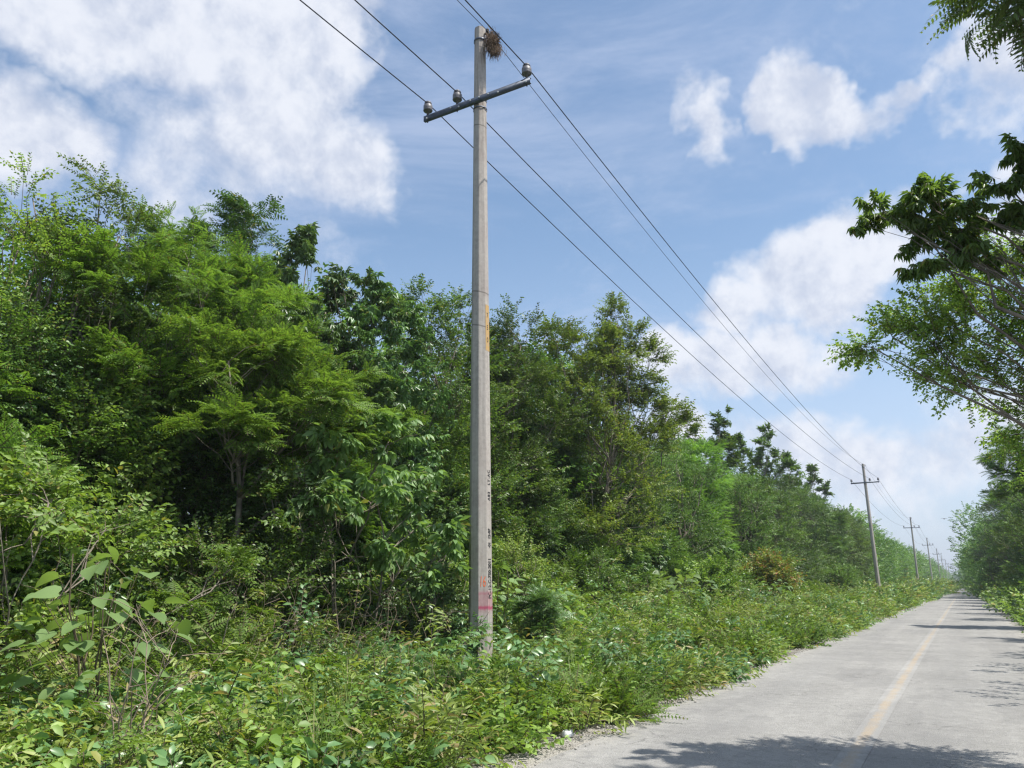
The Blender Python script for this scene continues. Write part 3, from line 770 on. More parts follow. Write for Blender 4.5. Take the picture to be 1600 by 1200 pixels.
def nest():
    g = np.random.default_rng(21); B = Buf(); n = 900
    c = np.array([.0, 0, 0])
    for i in range(n + 500):
        d = g.normal(0, 1, 3); d /= np.linalg.norm(d); rr = np.array([.15, .14, .20]) * g.uniform(.45, 1.0)
        p = c + d * rr; t = np.cross(d, g.normal(0, 1, 3)); t /= np.linalg.norm(t)
        if i % 3 == 0: t = t * .6 + d * .5
        if i % 5 == 0: p = c + np.array([g.normal(.06, .08), g.normal(0, .07), -.14]); t = np.array([g.normal(0, .25), g.normal(0, .25), -1])
        L = g.uniform(.06, .16); q = [p, p + t * L / 2 + g.normal(0, .012, 3), p + t * L]
        v, f = tube(q, [.0035, .003, .002], 3, False); B.add(v, f)
    u = lathe([(0, -.15), (.07, -.12), (.105, -.04), (.11, .04), (.08, .11), (0, .14)], 12)
    B.add(u[0] * np.array([1, .9, 1]), u[1])
    for k in range(12):
        p = np.array([-.06, 0, .16]) + g.normal(0, .05, 3); v, f = tube([p, p + np.array([g.normal(0, .06), 0, .1])], .004, 3, False); B.add(v, f)
    o = B.link('bird_nest', [M['nest']]); o.location = pole_pt(0, .30, -.02, 11.64); o.scale = (.95, .95, 1.2)
    tag(o, 'shaggy brown bird nest of twigs hanging beside the top of the near pole', 'nest')
nest()
#SECTION_TREES
PLACE_TREES = True
LG = 'trees along the forest edge'
if PLACE_TREES:
    tree('tree', 'thin airy tree with pale loose foliage against cloud, at the far left edge', 'tree', (-11.2, 5.4, 0), [((0, 0, 6.7), (.45, .45, .6)), ((.4, .3, 6.0), (.6, .6, .6)), ((-.3, -.4, 5.3), (.8, .8, .7)), ((.5, -.5, 4.4), (1, 1, .8)), ((.2, .5, 3.3), (1.1, 1.1, .8)), ((-.2, -.2, 2.2), (1.1, 1.1, .8))],
         'small', 'weed', 1, 6.4, LG, dens=.8, trunk_r=.06)
    tree('tree', 'slender tree with loose pinnate leaves rising highest above the left forest', 'tree', (-11, 6.1, 0), [((.1, .1, 7.4), (.35, .35, .45)), ((.25, .4, 6.75), (.5, .5, .5)), ((-.4, -.35, 6.5), (.5, .45, .4)), ((-.1, .1, 5.9), (.7, .7, .5)), ((.5, .5, 5.0), (.9, .9, .7)), ((-.3, -.5, 4.0), (1, 1, .8)), ((.6, 0, 2.8), (1.1, 1.1, .9))],
         'small', 'ovate', 2, 7.2, LG, dens=.9, trunk_r=.06, stems=2)
    tree('tree', 'large bright green feathery-leaved tree filling the upper left of the forest', 'tree', (-10.9, 7.9, 0),
         [((0, 0, 6.9), (.9, .9, .6)), ((-.9, -.8, 6.5), (.9, .9, .6)), ((.7, .9, 6.2), (.9, .9, .6)), ((-.5, .9, 6.6), (.8, .8, .5)), ((.9, -.3, 5.7), (1, 1, .7)), ((.2, -1.4, 5.7), (1, 1, .7)), ((1, 1.3, 5.1), (1, 1, .7)), ((.6, -.9, 4.6), (1, 1, .7)), ((1.1, .3, 4.2), (1.1, 1.1, .8)), ((0, 0, 3.4), (1.4, 1.4, .9))],
         'featherfine', 'feather', 3, 6.3, LG, dens=1.5, trunk_r=.12, up=.15)
    tree('tree', 'lower bright feathery tree with flat spreading branches, standing in front of the forest', 'tree', (-9.3, 8.2, 0),
         [((0, 0, 4.9), (.9, .9, .4)), ((.3, 1.0, 4.6), (.9, .9, .35)), ((.5, 1.9, 4.2), (.8, .9, .28)), ((.5, -1.0, 4.6), (.9, .8, .4)), ((.9, .2, 4.1), (.9, .9, .35)), ((.5, 1.1, 3.6), (1, 1, .35)), ((.3, -.7, 3.5), (1.0, .9, .4))],
         'featherfine', 'feather', 4, 4.4, LG, dens=1.5, trunk_r=.08, up=.1)
    tree('tree', 'tall dark-topped tree poking out behind the feathery crowns', 'tree', (-13.2, 10.8, 0), ac(5, 9.5, 1.6, 3.0, 9), 'ash', 'dark', 5, 8.6, LG, dens=.9, scale=.9, trunk_r=.12)
    tree('tree', 'tree with drooping light leaf whorls outlined against blue sky, left of the pole', 'tree', (-11.4, 11.6, 0),
         [((0, -.5, 8.2), (.6, .6, .45)), ((.3, .4, 7.7), (.7, .7, .45)), ((-.4, -1.1, 7.3), (.7, .7, .45)), ((.6, 1.1, 7.2), (.6, .6, .4)), ((.4, -.6, 6.6), (.8, .8, .5)), ((.5, .6, 6.1), (.9, .9, .5)), ((.1, -1.2, 5.7), (.9, .9, .5)), ((.6, .2, 5.0), (1, 1, .7)), ((.3, -.5, 4.0), (1.1, 1.1, .7)), ((.3, .8, 3.4), (1.1, 1.1, .7))],
         'palmate', 'palmate', 6, 7.6, LG, dens=1.0, trunk_r=.09, stems=2)
    tree('tree', 'round-shouldered tree with pale drooping leaves beside the first, nearer the pole', 'tree', (-11.2, 13.2, 0),
         [((0, -.5, 7.8), (.6, .6, .4)), ((.2, .4, 7.6), (.65, .65, .45)), ((.4, 1.1, 7.0), (.6, .6, .4)), ((.3, -.9, 6.9), (.8, .8, .5)), ((.6, .2, 6.2), (.9, .9, .6)), ((.5, -.8, 5.4), (1, 1, .7)), ((.7, .9, 5.1), (1, 1, .7)), ((.5, 0, 4.1), (1.2, 1.2, .8)), ((.4, .3, 3.0), (1.2, 1.2, .8))],
         'palmate', 'palmate', 7, 7.2, LG, dens=1.05, trunk_r=.09, stems=2)
    tree('sapling', 'foreground sapling draped with large light green drooping leaves, just left of the pole', 'tree', (-8.2, 9.6, 0),
         [((-.1, -.3, 4.1), (.45, .45, .35)), ((.2, .25, 3.7), (.55, .55, .35)), ((.0, -.8, 3.4), (.55, .5, .35)), ((.35, .5, 3.1), (.55, .55, .35)), ((.5, .9, 2.5), (.5, .5, .4)), ((.3, -.2, 2.7), (.5, .5, .3)), ((.75, 1.1, 1.9), (.5, .5, .4)), ((.3, -1.0, 2.5), (.5, .45, .3)), ((.8, 1.0, 1.3), (.45, .45, .35)), ((.6, .2, 1.7), (.45, .45, .3))],
         'bigpalm', 'broad', 8, 3.9, LG, dens=.55, scale=.85, trunk_r=.045, stems=3, sub=12)
    tree('tree', 'leafy tree directly behind the near pole, its top showing left of the shaft', 'tree', (-11, 15.6, 0), [((-.2, -.5, 8.4), (.6, .6, .5)), ((.2, .5, 8.5), (.5, .5, .5)), ((.2, -.9, 7.7), (.8, .8, .5)), ((0, .7, 7.4), (.9, .9, .6)), ((.6, -.3, 6.4), (1.1, 1.1, .7)), ((.6, .8, 5.4), (1.1, 1.1, .8)), ((.6, -.8, 4.6), (1.2, 1.2, .8)), ((.8, .2, 3.4), (1.3, 1.3, .9))],
         'ovate', 'ovate', 9, 7.6, LG, dens=1.3, trunk_r=.1)
    tree('tree', 'dense broad-crowned tree just right of the near pole', 'tree', (-11.0, 18.8, 0), ac(10, 9.1, 2.3, 1.6, 15), 'ovate', 'ovate', 10, 8.0, LG, dens=1.6, trunk_r=.12)
    tree('fig_tree', 'branchy tree reaching a bare-stemmed limb up towards the wires, right of the pole', 'tree', (-10.2, 22.0, 0),
         [((1.1, 1.1, 10.2), (.45, .45, .45)), ((1.4, 1.6, 9.6), (.45, .5, .4)), ((1.7, 2.4, 9.0), (.5, .55, .35)), ((1.1, .6, 9.1), (.4, .4, .35)), ((.9, .2, 8.3), (.7, .7, .5)), ((2.0, 3.4, 7.4), (.5, .7, .4)), ((2.2, 4.2, 6.9), (.5, .6, .4)), ((1.6, 2.4, 7.3), (.7, .8, .5)), ((.9, 1.4, 7.0), (.9, .9, .6)), ((.6, -.4, 7.0), (1, 1, .7)), ((1.3, 2.4, 5.9), (1.1, 1.1, .7)), ((.9, .4, 5.6), (1.2, 1.2, .8)), ((1.2, 1.4, 4.3), (1.4, 1.4, .9)), ((1.2, .2, 3.0), (1.4, 1.4, .9)), ((.2, -1.2, 8.0), (.9, .9, .6)), ((.2, 1.8, 8.2), (.8, .9, .6)), ((1.6, 3.4, 6.3), (.9, 1, .6)), ((.1, .6, 6.2), (1.3, 1.3, .8)), ((.2, -1.7, 8.7), (.7, .7, .5)), ((.2, 1.3, 8.6), (.7, .7, .5)), ((.7, 2.8, 7.6), (.7, .8, .5)), ((.3, -.2, 8.9), (.6, .6, .5)), ((1.0, .9, 9.3), (.42, .45, .35)), ((1.3, 1.6, 8.8), (.5, .5, .4)), ((1.5, 2.1, 8.2), (.5, .5, .4)), ((.7, .6, 9.0), (.5, .5, .4)), ((1.1, 1.3, 8.2), (.6, .6, .45))],
         'ovate', 'weed', 11, 7.6, LG, dens=1.3, scale=1.1, trunk_r=.13, stems=2, lean=(.8, .9))
    rows = [  # loc, height, radius, z0, clumps, spray, material, seed, density, label
        ((-10.4, 27.5), 6.7, 1.9, 1.2, 11, 'small', 'ovate', 12, 1.5, 'rounded small-leaved tree below the reaching limb, right of the pole'),
        ((-10.2, 32.0), 7.2, 2.0, 1.2, 11, 'small', 'ovate', 13, 1.5, 'rounded green tree second in the row beyond the reaching limb'),
        ((-10.7, 36.5), 8.0, 2.2, 1.3, 12, 'featherfine', 'feather', 14, 1.3, 'brightest yellow-green domed crown midway between near pole and second pole'),
        ((-12.2, 45.0), 10.3, 1.5, 4.0, 8, 'rosette', 'ovate', 15, 1.8, 'tall dark tree with two knobbly tops against the white cloud'),
        ((-10.2, 41.5), 7.2, 2.2, 1.0, 12, 'small', 'ovate', 16, 1.5, 'mid-green tree in front of the knobbly dark tops'),
        ((-10.2, 47.0), 7.6, 2.4, 1.0, 12, 'ovate', 'ovate', 17, 1.4, 'broad leafy tree in the row, sixth dome before the second pole'),
        ((-12.2, 57.0), 11.3, 1.7, 4.0, 9, 'rosette', 'ovate', 18, 1.8, 'tallest dark clumped tree standing above the forest line before the second pole'),
        ((-10.2, 53.0), 8.0, 2.4, 1.0, 12, 'small', 'dark', 19, 1.5, 'dark shaded tree beneath the tallest clumped crown'),
        ((-10.2, 60.0), 8.4, 2.6, 1.0, 12, 'small', 'ovate', 20, 1.5, 'mid-green tree right of the tallest clumped crown'),
        ((-11.8, 75.0), 10.6, 1.8, 4.0, 9, 'rosette', 'ovate', 21, 1.8, 'dark twin-topped tree closest left of the second pole'),
        ((-10.2, 67.0), 8.2, 2.6, 1.0, 12, 'featherfine', 'ovate', 22, 1.2, 'feathery green tree low in front of the dark twin tops'),
        ((-10.4, 79.5), 8.2, 2.8, 1.0, 12, 'small', 'ovate', 23, 1.4, 'spreading small-leaved tree behind the foot of the second pole'),
        ((-10.2, 88.5), 8.6, 3.0, 1.0, 12, 'featherfine', 'ovate', 24, 1.2, 'flat layered tree just left of the second pole shaft'),
    ]
    def knobs(seed, h, rad):
        g_ = np.random.default_rng(seed); out_ = []
        for k_, (dx, dz) in enumerate(((-1.15, .0), (-.75, -.75), (.95, .35), (.75, -.6), (.1, -1.4), (1.6, -1.3), (-1.6, -1.8))):
            out_.append(((dx * rad / 1.5, g_.normal(0, .4), h + dz - .5), (.52 + .1 * (dz < -.5), .55, .55)))
        return out_ + [((g_.normal(0, .9), g_.normal(0, .8), z_), (1.0, 1.0, .8)) for z_ in np.arange(h - 2.4, 3.0, -.7)]
    for (x, y), h, rad, z0, n, sp_, mt, sd_, dn, lab in rows:
        tree('tree', lab, 'tree', (x, y, 0), knobs(sd_, h + .9, rad) if sp_ == 'rosette' else ac(sd_, h, rad, z0, n), sp_, mt, sd_, h * .85, LG, dens=dn * .9, scale=1.0 + max(0, y - 30) * .012, trunk_r=.11, sub=12)
    RG = 'trees along the right side of the road'
    tree('tree', 'overhanging tree whose feathery bough dips into the top right corner', 'tree', (4.4, 5.6, 0),
         [((-3.26, .85, 5.98), (.52, .5, .26)), ((-2.75, .9, 6.3), (.6, .55, .3)), ((-2.5, .3, 6.3), (.9, .7, .5)), ((-1.5, -.6, 6.4), (1.0, .8, .5)), ((0, -.4, 7.4), (1.2, 1.2, .8)), ((-3.3, -.3, 5.4), (.7, .5, .25))],
         'feather', 'ovate', 31, 6.4, RG, dens=1.2, trunk_r=.15, up=.0)
    tree('tree', 'tree leaning over the road with dark drooping leaf whorls at the upper right', 'tree', (2.8, 7, 0),
         [((-3.05, -0.14, 4.52), (0.18, 0.18, 0.09)), ((-2.84, -0.09, 4.55), (0.21, 0.19, 0.11)), ((-2.58, -0.05, 4.5), (0.25, 0.22, 0.13)), ((-2.32, -0.0, 4.39), (0.25, 0.22, 0.13)), ((-2.05, -0.05, 4.52), (0.26, 0.22, 0.14)), ((-2.67, -0.05, 4.2), (0.19, 0.19, 0.12)), ((-2.62, -0.05, 3.97), (0.25, 0.21, 0.14)), ((-2.4, -0.0, 4.06), (0.22, 0.22, 0.16)), ((-1.88, -0.22, 4.7), (0.16, 0.16, 0.14)), ((-1.74, -0.05, 4.57), (0.31, 0.26, 0.18)), ((-1.83, 0.04, 4.22), (0.26, 0.26, 0.18)), ((-1.39, 0.04, 4.48), (0.44, 0.44, 0.31)), ((-1.3, 0.13, 4.04), (0.44, 0.44, 0.26)), ((-0.69, 0.13, 4.57), (0.7, 0.62, 0.44))],
         'drop', 'canopy', 32, 4.9, RG, dens=1.0, scale=.50, twigk=.6, trunk_r=.08, lean=(-.8, .0), up=.1, sub=24, per=6)
    tree('tree', 'small-leaved tree with long light twigs reaching far over the road under the dark leaf whorls', 'tree', (2.7, 7.7, 0),
         [((-3.16, -0.44, 3.46), (0.19, 0.18, 0.06)), ((-2.98, -0.44, 3.53), (0.25, 0.22, 0.09)), ((-2.79, -0.44, 3.6), (0.26, 0.25, 0.12)), ((-2.61, -0.4, 3.67), (0.3, 0.26, 0.18)), ((-2.66, -0.4, 3.29), (0.28, 0.26, 0.14)), ((-2.44, -0.35, 3.07), (0.3, 0.26, 0.16)), ((-2.26, -0.31, 3.51), (0.37, 0.32, 0.25)), ((-2.08, -0.31, 3.95), (0.35, 0.32, 0.25)), ((-1.82, -0.22, 3.2), (0.37, 0.35, 0.23)), ((-1.73, -0.13, 3.69), (0.44, 0.4, 0.31)), ((-1.56, -0.04, 4.13), (0.4, 0.35, 0.26)), ((-1.2, -0.04, 3.34), (0.53, 0.44, 0.35)), ((-0.94, -0.04, 3.95), (0.62, 0.53, 0.44)), ((-2.22, 0.22, 3.12), (0.37, 0.44, 0.26)), ((-2.04, 0.4, 2.76), (0.4, 0.44, 0.26)), ((-1.82, 0.22, 2.37), (0.4, 0.44, 0.26)), ((-2.35, -0.04, 3.82), (0.37, 0.35, 0.25)), ((-2.0, 0.13, 4.3), (0.37, 0.35, 0.26)), ((-1.91, 0.13, 3.6), (0.44, 0.35, 0.26))],
         'small', 'weed', 33, 3.4, RG, dens=1.25, scale=.64, trunk_r=.07, twigk=.55, lean=(-.6, 0), up=.12, sub=26, per=7)
    tree('tree', 'loose feathery tree leaning out over the right road edge below the overhanging crowns', 'tree', (3.8, 31.0, 0),
         [((-2.3, -.3, 5.7), (.7, .8, .3)), ((-1.8, .3, 5.0), (.8, .8, .3)), ((-1.3, 0, 6.3), (.9, .9, .4)), ((-2.0, 0, 4.4), (.6, .6, .25)), ((-.8, 0, 5.2), (1, 1, .6)), ((0, 0, 6.5), (1.3, 1.3, .7)), ((0, 0, 4), (1.4, 1.4, .9))],
         'feather', 'ovate', 34, 6.0, RG, dens=1.0, trunk_r=.11, up=.05)
    rrows = [
        ((3.7, 24.5), 5.4, 1.6, .8, 10, 'small', 'dark', 40, 1.3, 'dense dark tree cut by the right picture edge above the bushes'),
        ((4.2, 38.0), 6.2, 2.0, .8, 10, 'small', 'ovate', 41, 1.4, 'rounded mid-green tree behind the loose feathery one'),
        ((4.6, 45.0), 7.0, 2.3, .8, 10, 'small', 'feather', 42, 1.3, 'bright green spreading tree beside the right verge'),
        ((4.6, 53.0), 7.2, 2.4, .8, 11, 'ovate', 'dark', 43, 1.3, 'dark leafy tree halfway along the right-hand row'),
        ((4.8, 61.0), 8.2, 2.6, .8, 11, 'small', 'ovate', 44, 1.3, 'mid-green taller tree in the right-hand row'),
        ((4.6, 70.0), 8.4, 2.7, .8, 11, 'featherfine', 'feather', 45, 1.1, 'light feathery tree drooping towards the road, right-hand row'),
        ((4.9, 80.0), 9.4, 2.9, .8, 11, 'ovate', 'dark', 46, 1.2, 'dark umbrella-topped tree standing out above the right-hand row'),
        ((4.2, 91.0), 9.4, 3.0, .8, 11, 'small', 'dark', 47, 1.3, 'last separate tree of the right-hand row, leaning over the road'),
    ]
    for (x, y), h, rad, z0, n, sp_, mt, sd_, dn, lab in rrows:
        tree('tree', lab, 'tree', (x, y, 0), ac(sd_, h, rad, z0, n), sp_, mt, sd_, h * .85, RG, dens=dn * .85, scale=1.0 + max(0, y - 30) * .012, trunk_r=.12, sub=12)

# deep forest behind the edge and far along the road: one mass
def forest():
    g = np.random.default_rng(77); B = Buf(); T = Buf()
    def mass(x, y, h, rad, n, sp_, scale, dens, z0=1.2):
        cl = auto_clumps(g, h, rad, z0, n)
        for c0, rr in cl:
            c0 = np.array(c0) + (x, y, 0); rr = np.array(rr) * 1.05
            m = int(dens * rr[0] * rr[1])
            u = g.normal(0, 1, (m, 3)); u /= np.linalg.norm(u, axis=1)[:, None]
            P = c0 + u * rr * g.uniform(.45, 1.05, (m, 1)); D = u + g.normal(0, .4, (m, 3)); D[:, 2] = D[:, 2] * .5 + .2
            stamp(B, sp_, P, D, g, scale)
        T.add(*tube(curve_pts((x, y, 0), (x + g.normal(0, .3), y + g.normal(0, .3), h * .8), (0, 0, 0), 5, .02, g), np.linspace(.12, .03, 5), 5, False))
    # behind the left edge, two rows deep
    for y in np.arange(-6, 95, 3.4):
        for x in (-14.2, -17.6, -21.5):
            mass(x + g.normal(0, .6), y + g.normal(0, .8), float(np.interp(y, [0, 9, 14, 20, 28, 36, 60, 95], [7.4, 7.8, 8.5, 9.3, 9.9, 8.6, 9.0, 9.6])) + g.uniform(-.7, .25) + (.4 if x < -16 else 0), 2.5, 12, 'midlod', 1.0 + max(0, y - 30) * .006, 95 if x > -16 else 60, .5)
    for y in np.arange(26, 98, 4.5):
        for x in (7.8, 11.5):
            mass(x + g.normal(0, .6), y + g.normal(0, .8), g.uniform(6.5, 8.0), 2.5, 9, 'midlod', 1.2, 60, .5)
    for y in (13.0, 16.5, 20.0):      # trees just past the right picture edge whose shade falls on the road
        mass(4.1, y, 5.0, 1.9, 8, 'midlod', .6, 60, 1.8)
    # far along both sides
    y = 95.0
    while y < 620:
        k = 1 + (y - 95) / 260
        for x in (-10.3, -14.5):
            mass(x + g.normal(0, .9) - (g.random() < .2), y + g.normal(0, 1), g.uniform(6.2, 10.4), 3.2, 8, 'farlod', .62 * k, 42 / k / k, .6)
        for x in (4.0, 8.5):
            mass(x + g.normal(0, .6), y + g.normal(0, 1), g.uniform(7.6, 9.6), 3.2, 8, 'farlod', .62 * k, 42 / k / k, .6)
        y += 4.6 * (1 + (y - 95) / 500)
    for x in np.arange(-14, 12, 3.5):
        mass(x, 640 + g.normal(0, 4), g.uniform(8, 10), 4, 7, 'farlod', 2.0, 8, .5)
    v, f, m = B.get(); tv, tf, tm = T.get()
    f = np.vstack([f, tf + len(v)]); m = np.concatenate([m * 0, tm * 0 + 1]); v = np.vstack([v, tv])
    tag(link('forest', v, f, [M['ovate'], M['bark']], None, False, m), 'deep green woodland behind the forest edge and far along the road', 'forest', kind='stuff')
forest()
#SECTION_UNDER
# ------------------------------------------------------------------ undergrowth
def hfield(x, y):
    """height of the weeds at a point on the left verge"""
    d = np.clip((-x - 3.35) / 6.0, 0, 1.6)
    base = .20 + .22 * np.clip(d / .2, 0, 1) ** .8 + (.55 + .60 * np.clip((y - 12) / 10, 0, 1) + .15 * np.clip((7 - y) / 4, 0, 1)) * np.clip(d, 0, 1.3) ** 2.2
    along = -.529 * x + .849 * y; across = .849 * x + .529 * y
    base *= 1 - .82 * np.exp(-((across + 0.0) / .75) ** 2) * np.clip((along - 8.3) / 1.8, 0, 1) * np.clip((14.2 - along) / .8, 0, 1)   # trampled, lower weeds by the pole foot
    base *= .55 + .8 * vnoise(x, y, 1.4, 3) + .35 * (vnoise(x, y, .4, 4) - .5)
    return base
def verge(name, label, sidekind):
    g = np.random.default_rng(91)
    out = {k: Buf() for k in ('weed', 'ovate', 'palmate', 'feather', 'pale')}
    # every weed is a small upright plant: a few stems fanning from one root, leafy to the tip
    zones = [(-1.0, 9, 15, 17, 1.08, .27), (9, 18, 13, 15, 1.15, .28), (18, 34, 7, 14, 1.35, .36), (34, 65, 2.6, 13, 2.1, .55), (65, 130, .8, 12, 3.6, .9), (130, 300, .2, 12, 6.5, 1.6), (300, 620, .07, 11, 9.5, 2.4)]
    for (y0, y1, den, per, sc_, rad) in zones:
        w = 7.4; n = int((y1 - y0) * w * den); x = -3.15 - g.random(n) * w; y = g.uniform(y0, y1, n)
        x = x - .38 * vnoise(y, y * 0, .9, 12)
        if y0 < 20: keep = y > (-x) * .18 - .6; x, y = x[keep], y[keep]; n = len(x)
        pn = vnoise(x, y, 1.3, 6) * .7 + g.random(n) * .3
        sp_i = np.digitize(pn, [.24, .36, .48, .60, .72])
        hp = hfield(x, y) * g.uniform(.6, 1.12, n) * (1 + .5 * (g.random(n) < .12)); rp = rad * g.uniform(.6, 1.2, n)
        k = per + g.integers(-4, 5, n); I = np.repeat(np.arange(n), k); m = len(I)
        a = g.uniform(0, 2 * np.pi, m); t = g.random(m) ** .65; q = g.random(m) ** .6
        rr = rp[I] * q * (.35 + .65 * np.sin(np.pi * np.clip(t * .8 + .1, 0, 1)))
        P = np.stack([x[I] + np.cos(a) * rr, y[I] + np.sin(a) * rr, np.maximum(hp[I] * t * (1 - .25 * q) - .05, .02)], 1)
        D = np.stack([np.cos(a) * (.4 + q), np.sin(a) * (.4 + q), g.uniform(.1, 1.3, m) * (.4 + t)], 1) + g.normal(0, .25, (m, 3))
        si = sp_i[I]
        for j, (bk, sk, s2) in enumerate([('ovate', 'weed', .95), ('weed', 'weed', .9), ('feather', 'weedpin', 1.15), ('pale', 'weedlance', 1.0), ('palmate', 'weedbig', .8), ('weed', 'weedlance', .85)]):
            M_ = si == j; stamp(out[bk], sk, P[M_], D[M_], g, sc_ * s2)
    # a few taller leafy stems standing out of the weeds
    n = 260; x = -3.9 - g.random(n) * 5.0; y = g.uniform(2.5, 36, n); keep = y > (-x) * .35; x, y = x[keep], y[keep]; n = len(x)
    hp = hfield(x, y) * g.uniform(1.1, 1.8, n) + .06; k = g.integers(7, 14, n); I = np.repeat(np.arange(n), k); m = len(I); t = .35 + .65 * g.random(m); a = g.uniform(0, 6.28, m)
    P = np.stack([x[I] + np.cos(a) * .05, y[I] + np.sin(a) * .05, hp[I] * t], 1); D = np.stack([np.cos(a), np.sin(a), g.uniform(-.1, .9, m)], 1)
    si = (np.arange(n) % 4)[I]
    for j, (bk, sk, s2) in enumerate([('weed', 'weedbig', .8), ('palmate', 'weedbig', .95), ('pale', 'weedlance', 1.1), ('feather', 'weedpin', 1.3)]):
        M_ = si == j; stamp(out[bk], sk, P[M_], D[M_], g, s2)
    # right verge, seen only from a distance
    for (y0, y1, den, sc_) in [(9, 40, 45, 1.5), (40, 90, 14, 2.8), (90, 300, 2.6, 6), (300, 620, .8, 9.5)]:
        w = 3.6; n = int((y1 - y0) * w * den); u = g.random(n); x = 1.65 + u * w; y = g.uniform(y0, y1, n)
        h = (.15 + .9 * np.clip(u * 2.2, 0, 1.6)) * (.5 + .9 * vnoise(x, y, 1.3, 13)); z = h * g.random(n) ** .6
        az_ = g.uniform(0, 2 * np.pi, n); D = np.stack([np.cos(az_), np.sin(az_), g.uniform(0, 1.2, n)], 1); P = np.stack([x, y, np.maximum(z - .05, .02)], 1)
        k = vnoise(x, y, 2.0, 14) < .5
        stamp(out['weed'], 'weed', P[k], D[k], g, sc_); stamp(out['ovate'], 'weed', P[~k], D[~k], g, sc_)
    names = {'pale': ('undergrowth', 'pale yellowish weeds with narrow leaves on the verge'), 'weed': ('undergrowth', 'mixed light green weeds and creepers covering the roadside verge'),
             'ovate': ('undergrowth', 'darker oval-leaved weeds in patches across the verge'),
             'palmate': ('undergrowth', 'cool green glossy weeds among the verge plants'),
             'feather': ('undergrowth', 'bright ferny weeds in patches on the verge')}
    for k, (nm, lb) in names.items():
        tag(out[k].link(nm, [M[k], M['twig']]), lb, 'undergrowth', kind='stuff')
verge('', '', '')
def thicket():
    """bushes and creepers climbing the front of the forest"""
    g = np.random.default_rng(57); out = {k: Buf() for k in ('ovate', 'weed', 'palmate', 'feather', 'dark')}
    kinds = [('ovate', 'ovate'), ('weed', 'weedbig'), ('palmate', 'palmate'), ('feather', 'weedpin'), ('dark', 'small'), ('ovate', 'small'), ('palmate', 'ovate'), ('weed', 'weed')]
    n = 640; y = np.concatenate([g.uniform(2, 34, 470), g.uniform(34, 95, 170)])
    for i in range(n):
        far = y[i] > 34; hmax = 5.6 if y[i] > 12 else 4.2
        z = .5 + hmax * g.random() ** 1.25; x = -8.7 - .42 * z - g.random() * 1.0
        if 4.6 < y[i] < 9.2 and 1.1 < z < 3.0 and g.random() < .6: continue      # the dark hollow left of the sapling
        r = g.uniform(.38, .8) * (1.5 if far else 1); rr = np.array([r, r, r * g.uniform(.6, 1.0)])
        bk, sk = kinds[int(np.clip(vnoise(np.array([y[i]]), np.array([z]), 2.4, 40)[0] * 8 * .8 + g.random() * 1.6, 0, 7.9))]
        m = int(95 * r * r / (.36 * (2.2 if far else 1))); u = g.normal(0, 1, (m, 3)); u /= np.linalg.norm(u, axis=1)[:, None]
        u[:, 0] = np.where(g.random(m) < .6, abs(u[:, 0]), u[:, 0])
        P = np.array([x, y[i], z]) + u * rr * g.uniform(.5, 1.08, (m, 1)); P[:, 2] = np.maximum(P[:, 2], .05)
        D = u + g.normal(0, .45, (m, 3)); D[:, 2] = D[:, 2] * .6 + .3
        stamp(out[bk], sk, P, D, g, (1.5 if far else 1.0) * (1.3 if sk == 'weedpin' else 1.0))
    lb = {'ovate': 'mid-green bushes and creepers climbing the front of the forest', 'weed': 'light green bushes tangled at the foot of the forest', 'palmate': 'glossy drooping bushes at the foot of the forest',
          'feather': 'ferny bright bushes at the foot of the forest', 'dark': 'dark small-leaved bushes in the shade of the forest front'}
    for k in out: tag(out[k].link('thicket', [M[k], M['twig']]), lb[k], 'thicket', kind='stuff')
thicket()
def blades(g, n, L, spread, wid=.006, seg=4):
    """one grass tuft: arching blades from one root"""
    V = []; F = []
    a = g.uniform(0, 2 * np.pi, n); out = g.uniform(.15, 1.0, n) * spread; ln = L * g.uniform(.6, 1.15, n)
    t = np.linspace(0, 1, seg + 1)
    r = out[:, None] * t ** 1.7; z = ln[:, None] * (t - .32 * (out / spread)[:, None] * t ** 2.4)
    ca, sa = np.cos(a)[:, None], np.sin(a)[:, None]; b0 = g.normal(0, .03, (n, 2))
    cx = r * ca + b0[:, :1]; cy = r * sa + b0[:, 1:]
    w = wid * (1 - t[None] ** 1.6 * .92)
    p = np.stack([cx - sa * w, cy + ca * w, z], 2); q = np.stack([cx + sa * w, cy - ca * w, z], 2)
    V = np.stack([p, q], 2).reshape(n, -1, 3)
    f = []
    for i in range(seg): f += [(2 * i, 2 * i + 1, 2 * i + 3), (2 * i, 2 * i + 3, 2 * i + 2)]
    F = np.array(f)[None] + (np.arange(n) * (2 * (seg + 1)))[:, None, None]
    return V.reshape(-1, 3), F.reshape(-1, 3)
def grasses():
    g = np.random.default_rng(17); B = Buf()
    tufts = [(-4.2 - g.random() * 1.2, 7.5 + g.normal(0, .8)) for _ in range(26)] + [(-4.0 - g.random() * 1.3, 9.6 + g.normal(0, .8)) for _ in range(22)]
    tufts += [(-3.7 - g.random() ** 1.5 * 3.5, g.uniform(4, 34)) for _ in range(130)]
    tufts += [(-3.6 - g.random() * 1.2, g.uniform(30, 110)) for _ in range(240)]
    tufts += [(1.75 + g.random() * .8, g.uniform(16, 110)) for _ in range(200)]
    for (x, y) in tufts:
        k = 1 + max(0, y - 20) * .03
        v, f = blades(g, int(g.integers(22, 46)), g.uniform(.35, .75) * (1.15 if y < 12 else .9), g.uniform(.25, .5), .0055 * k)
        B.add(v + np.array([x, y, .01]), f)
    tag(B.link('grass', [M['grass']]), 'long arching green grass in tufts along the road verge', 'grass', kind='stuff')
grasses()
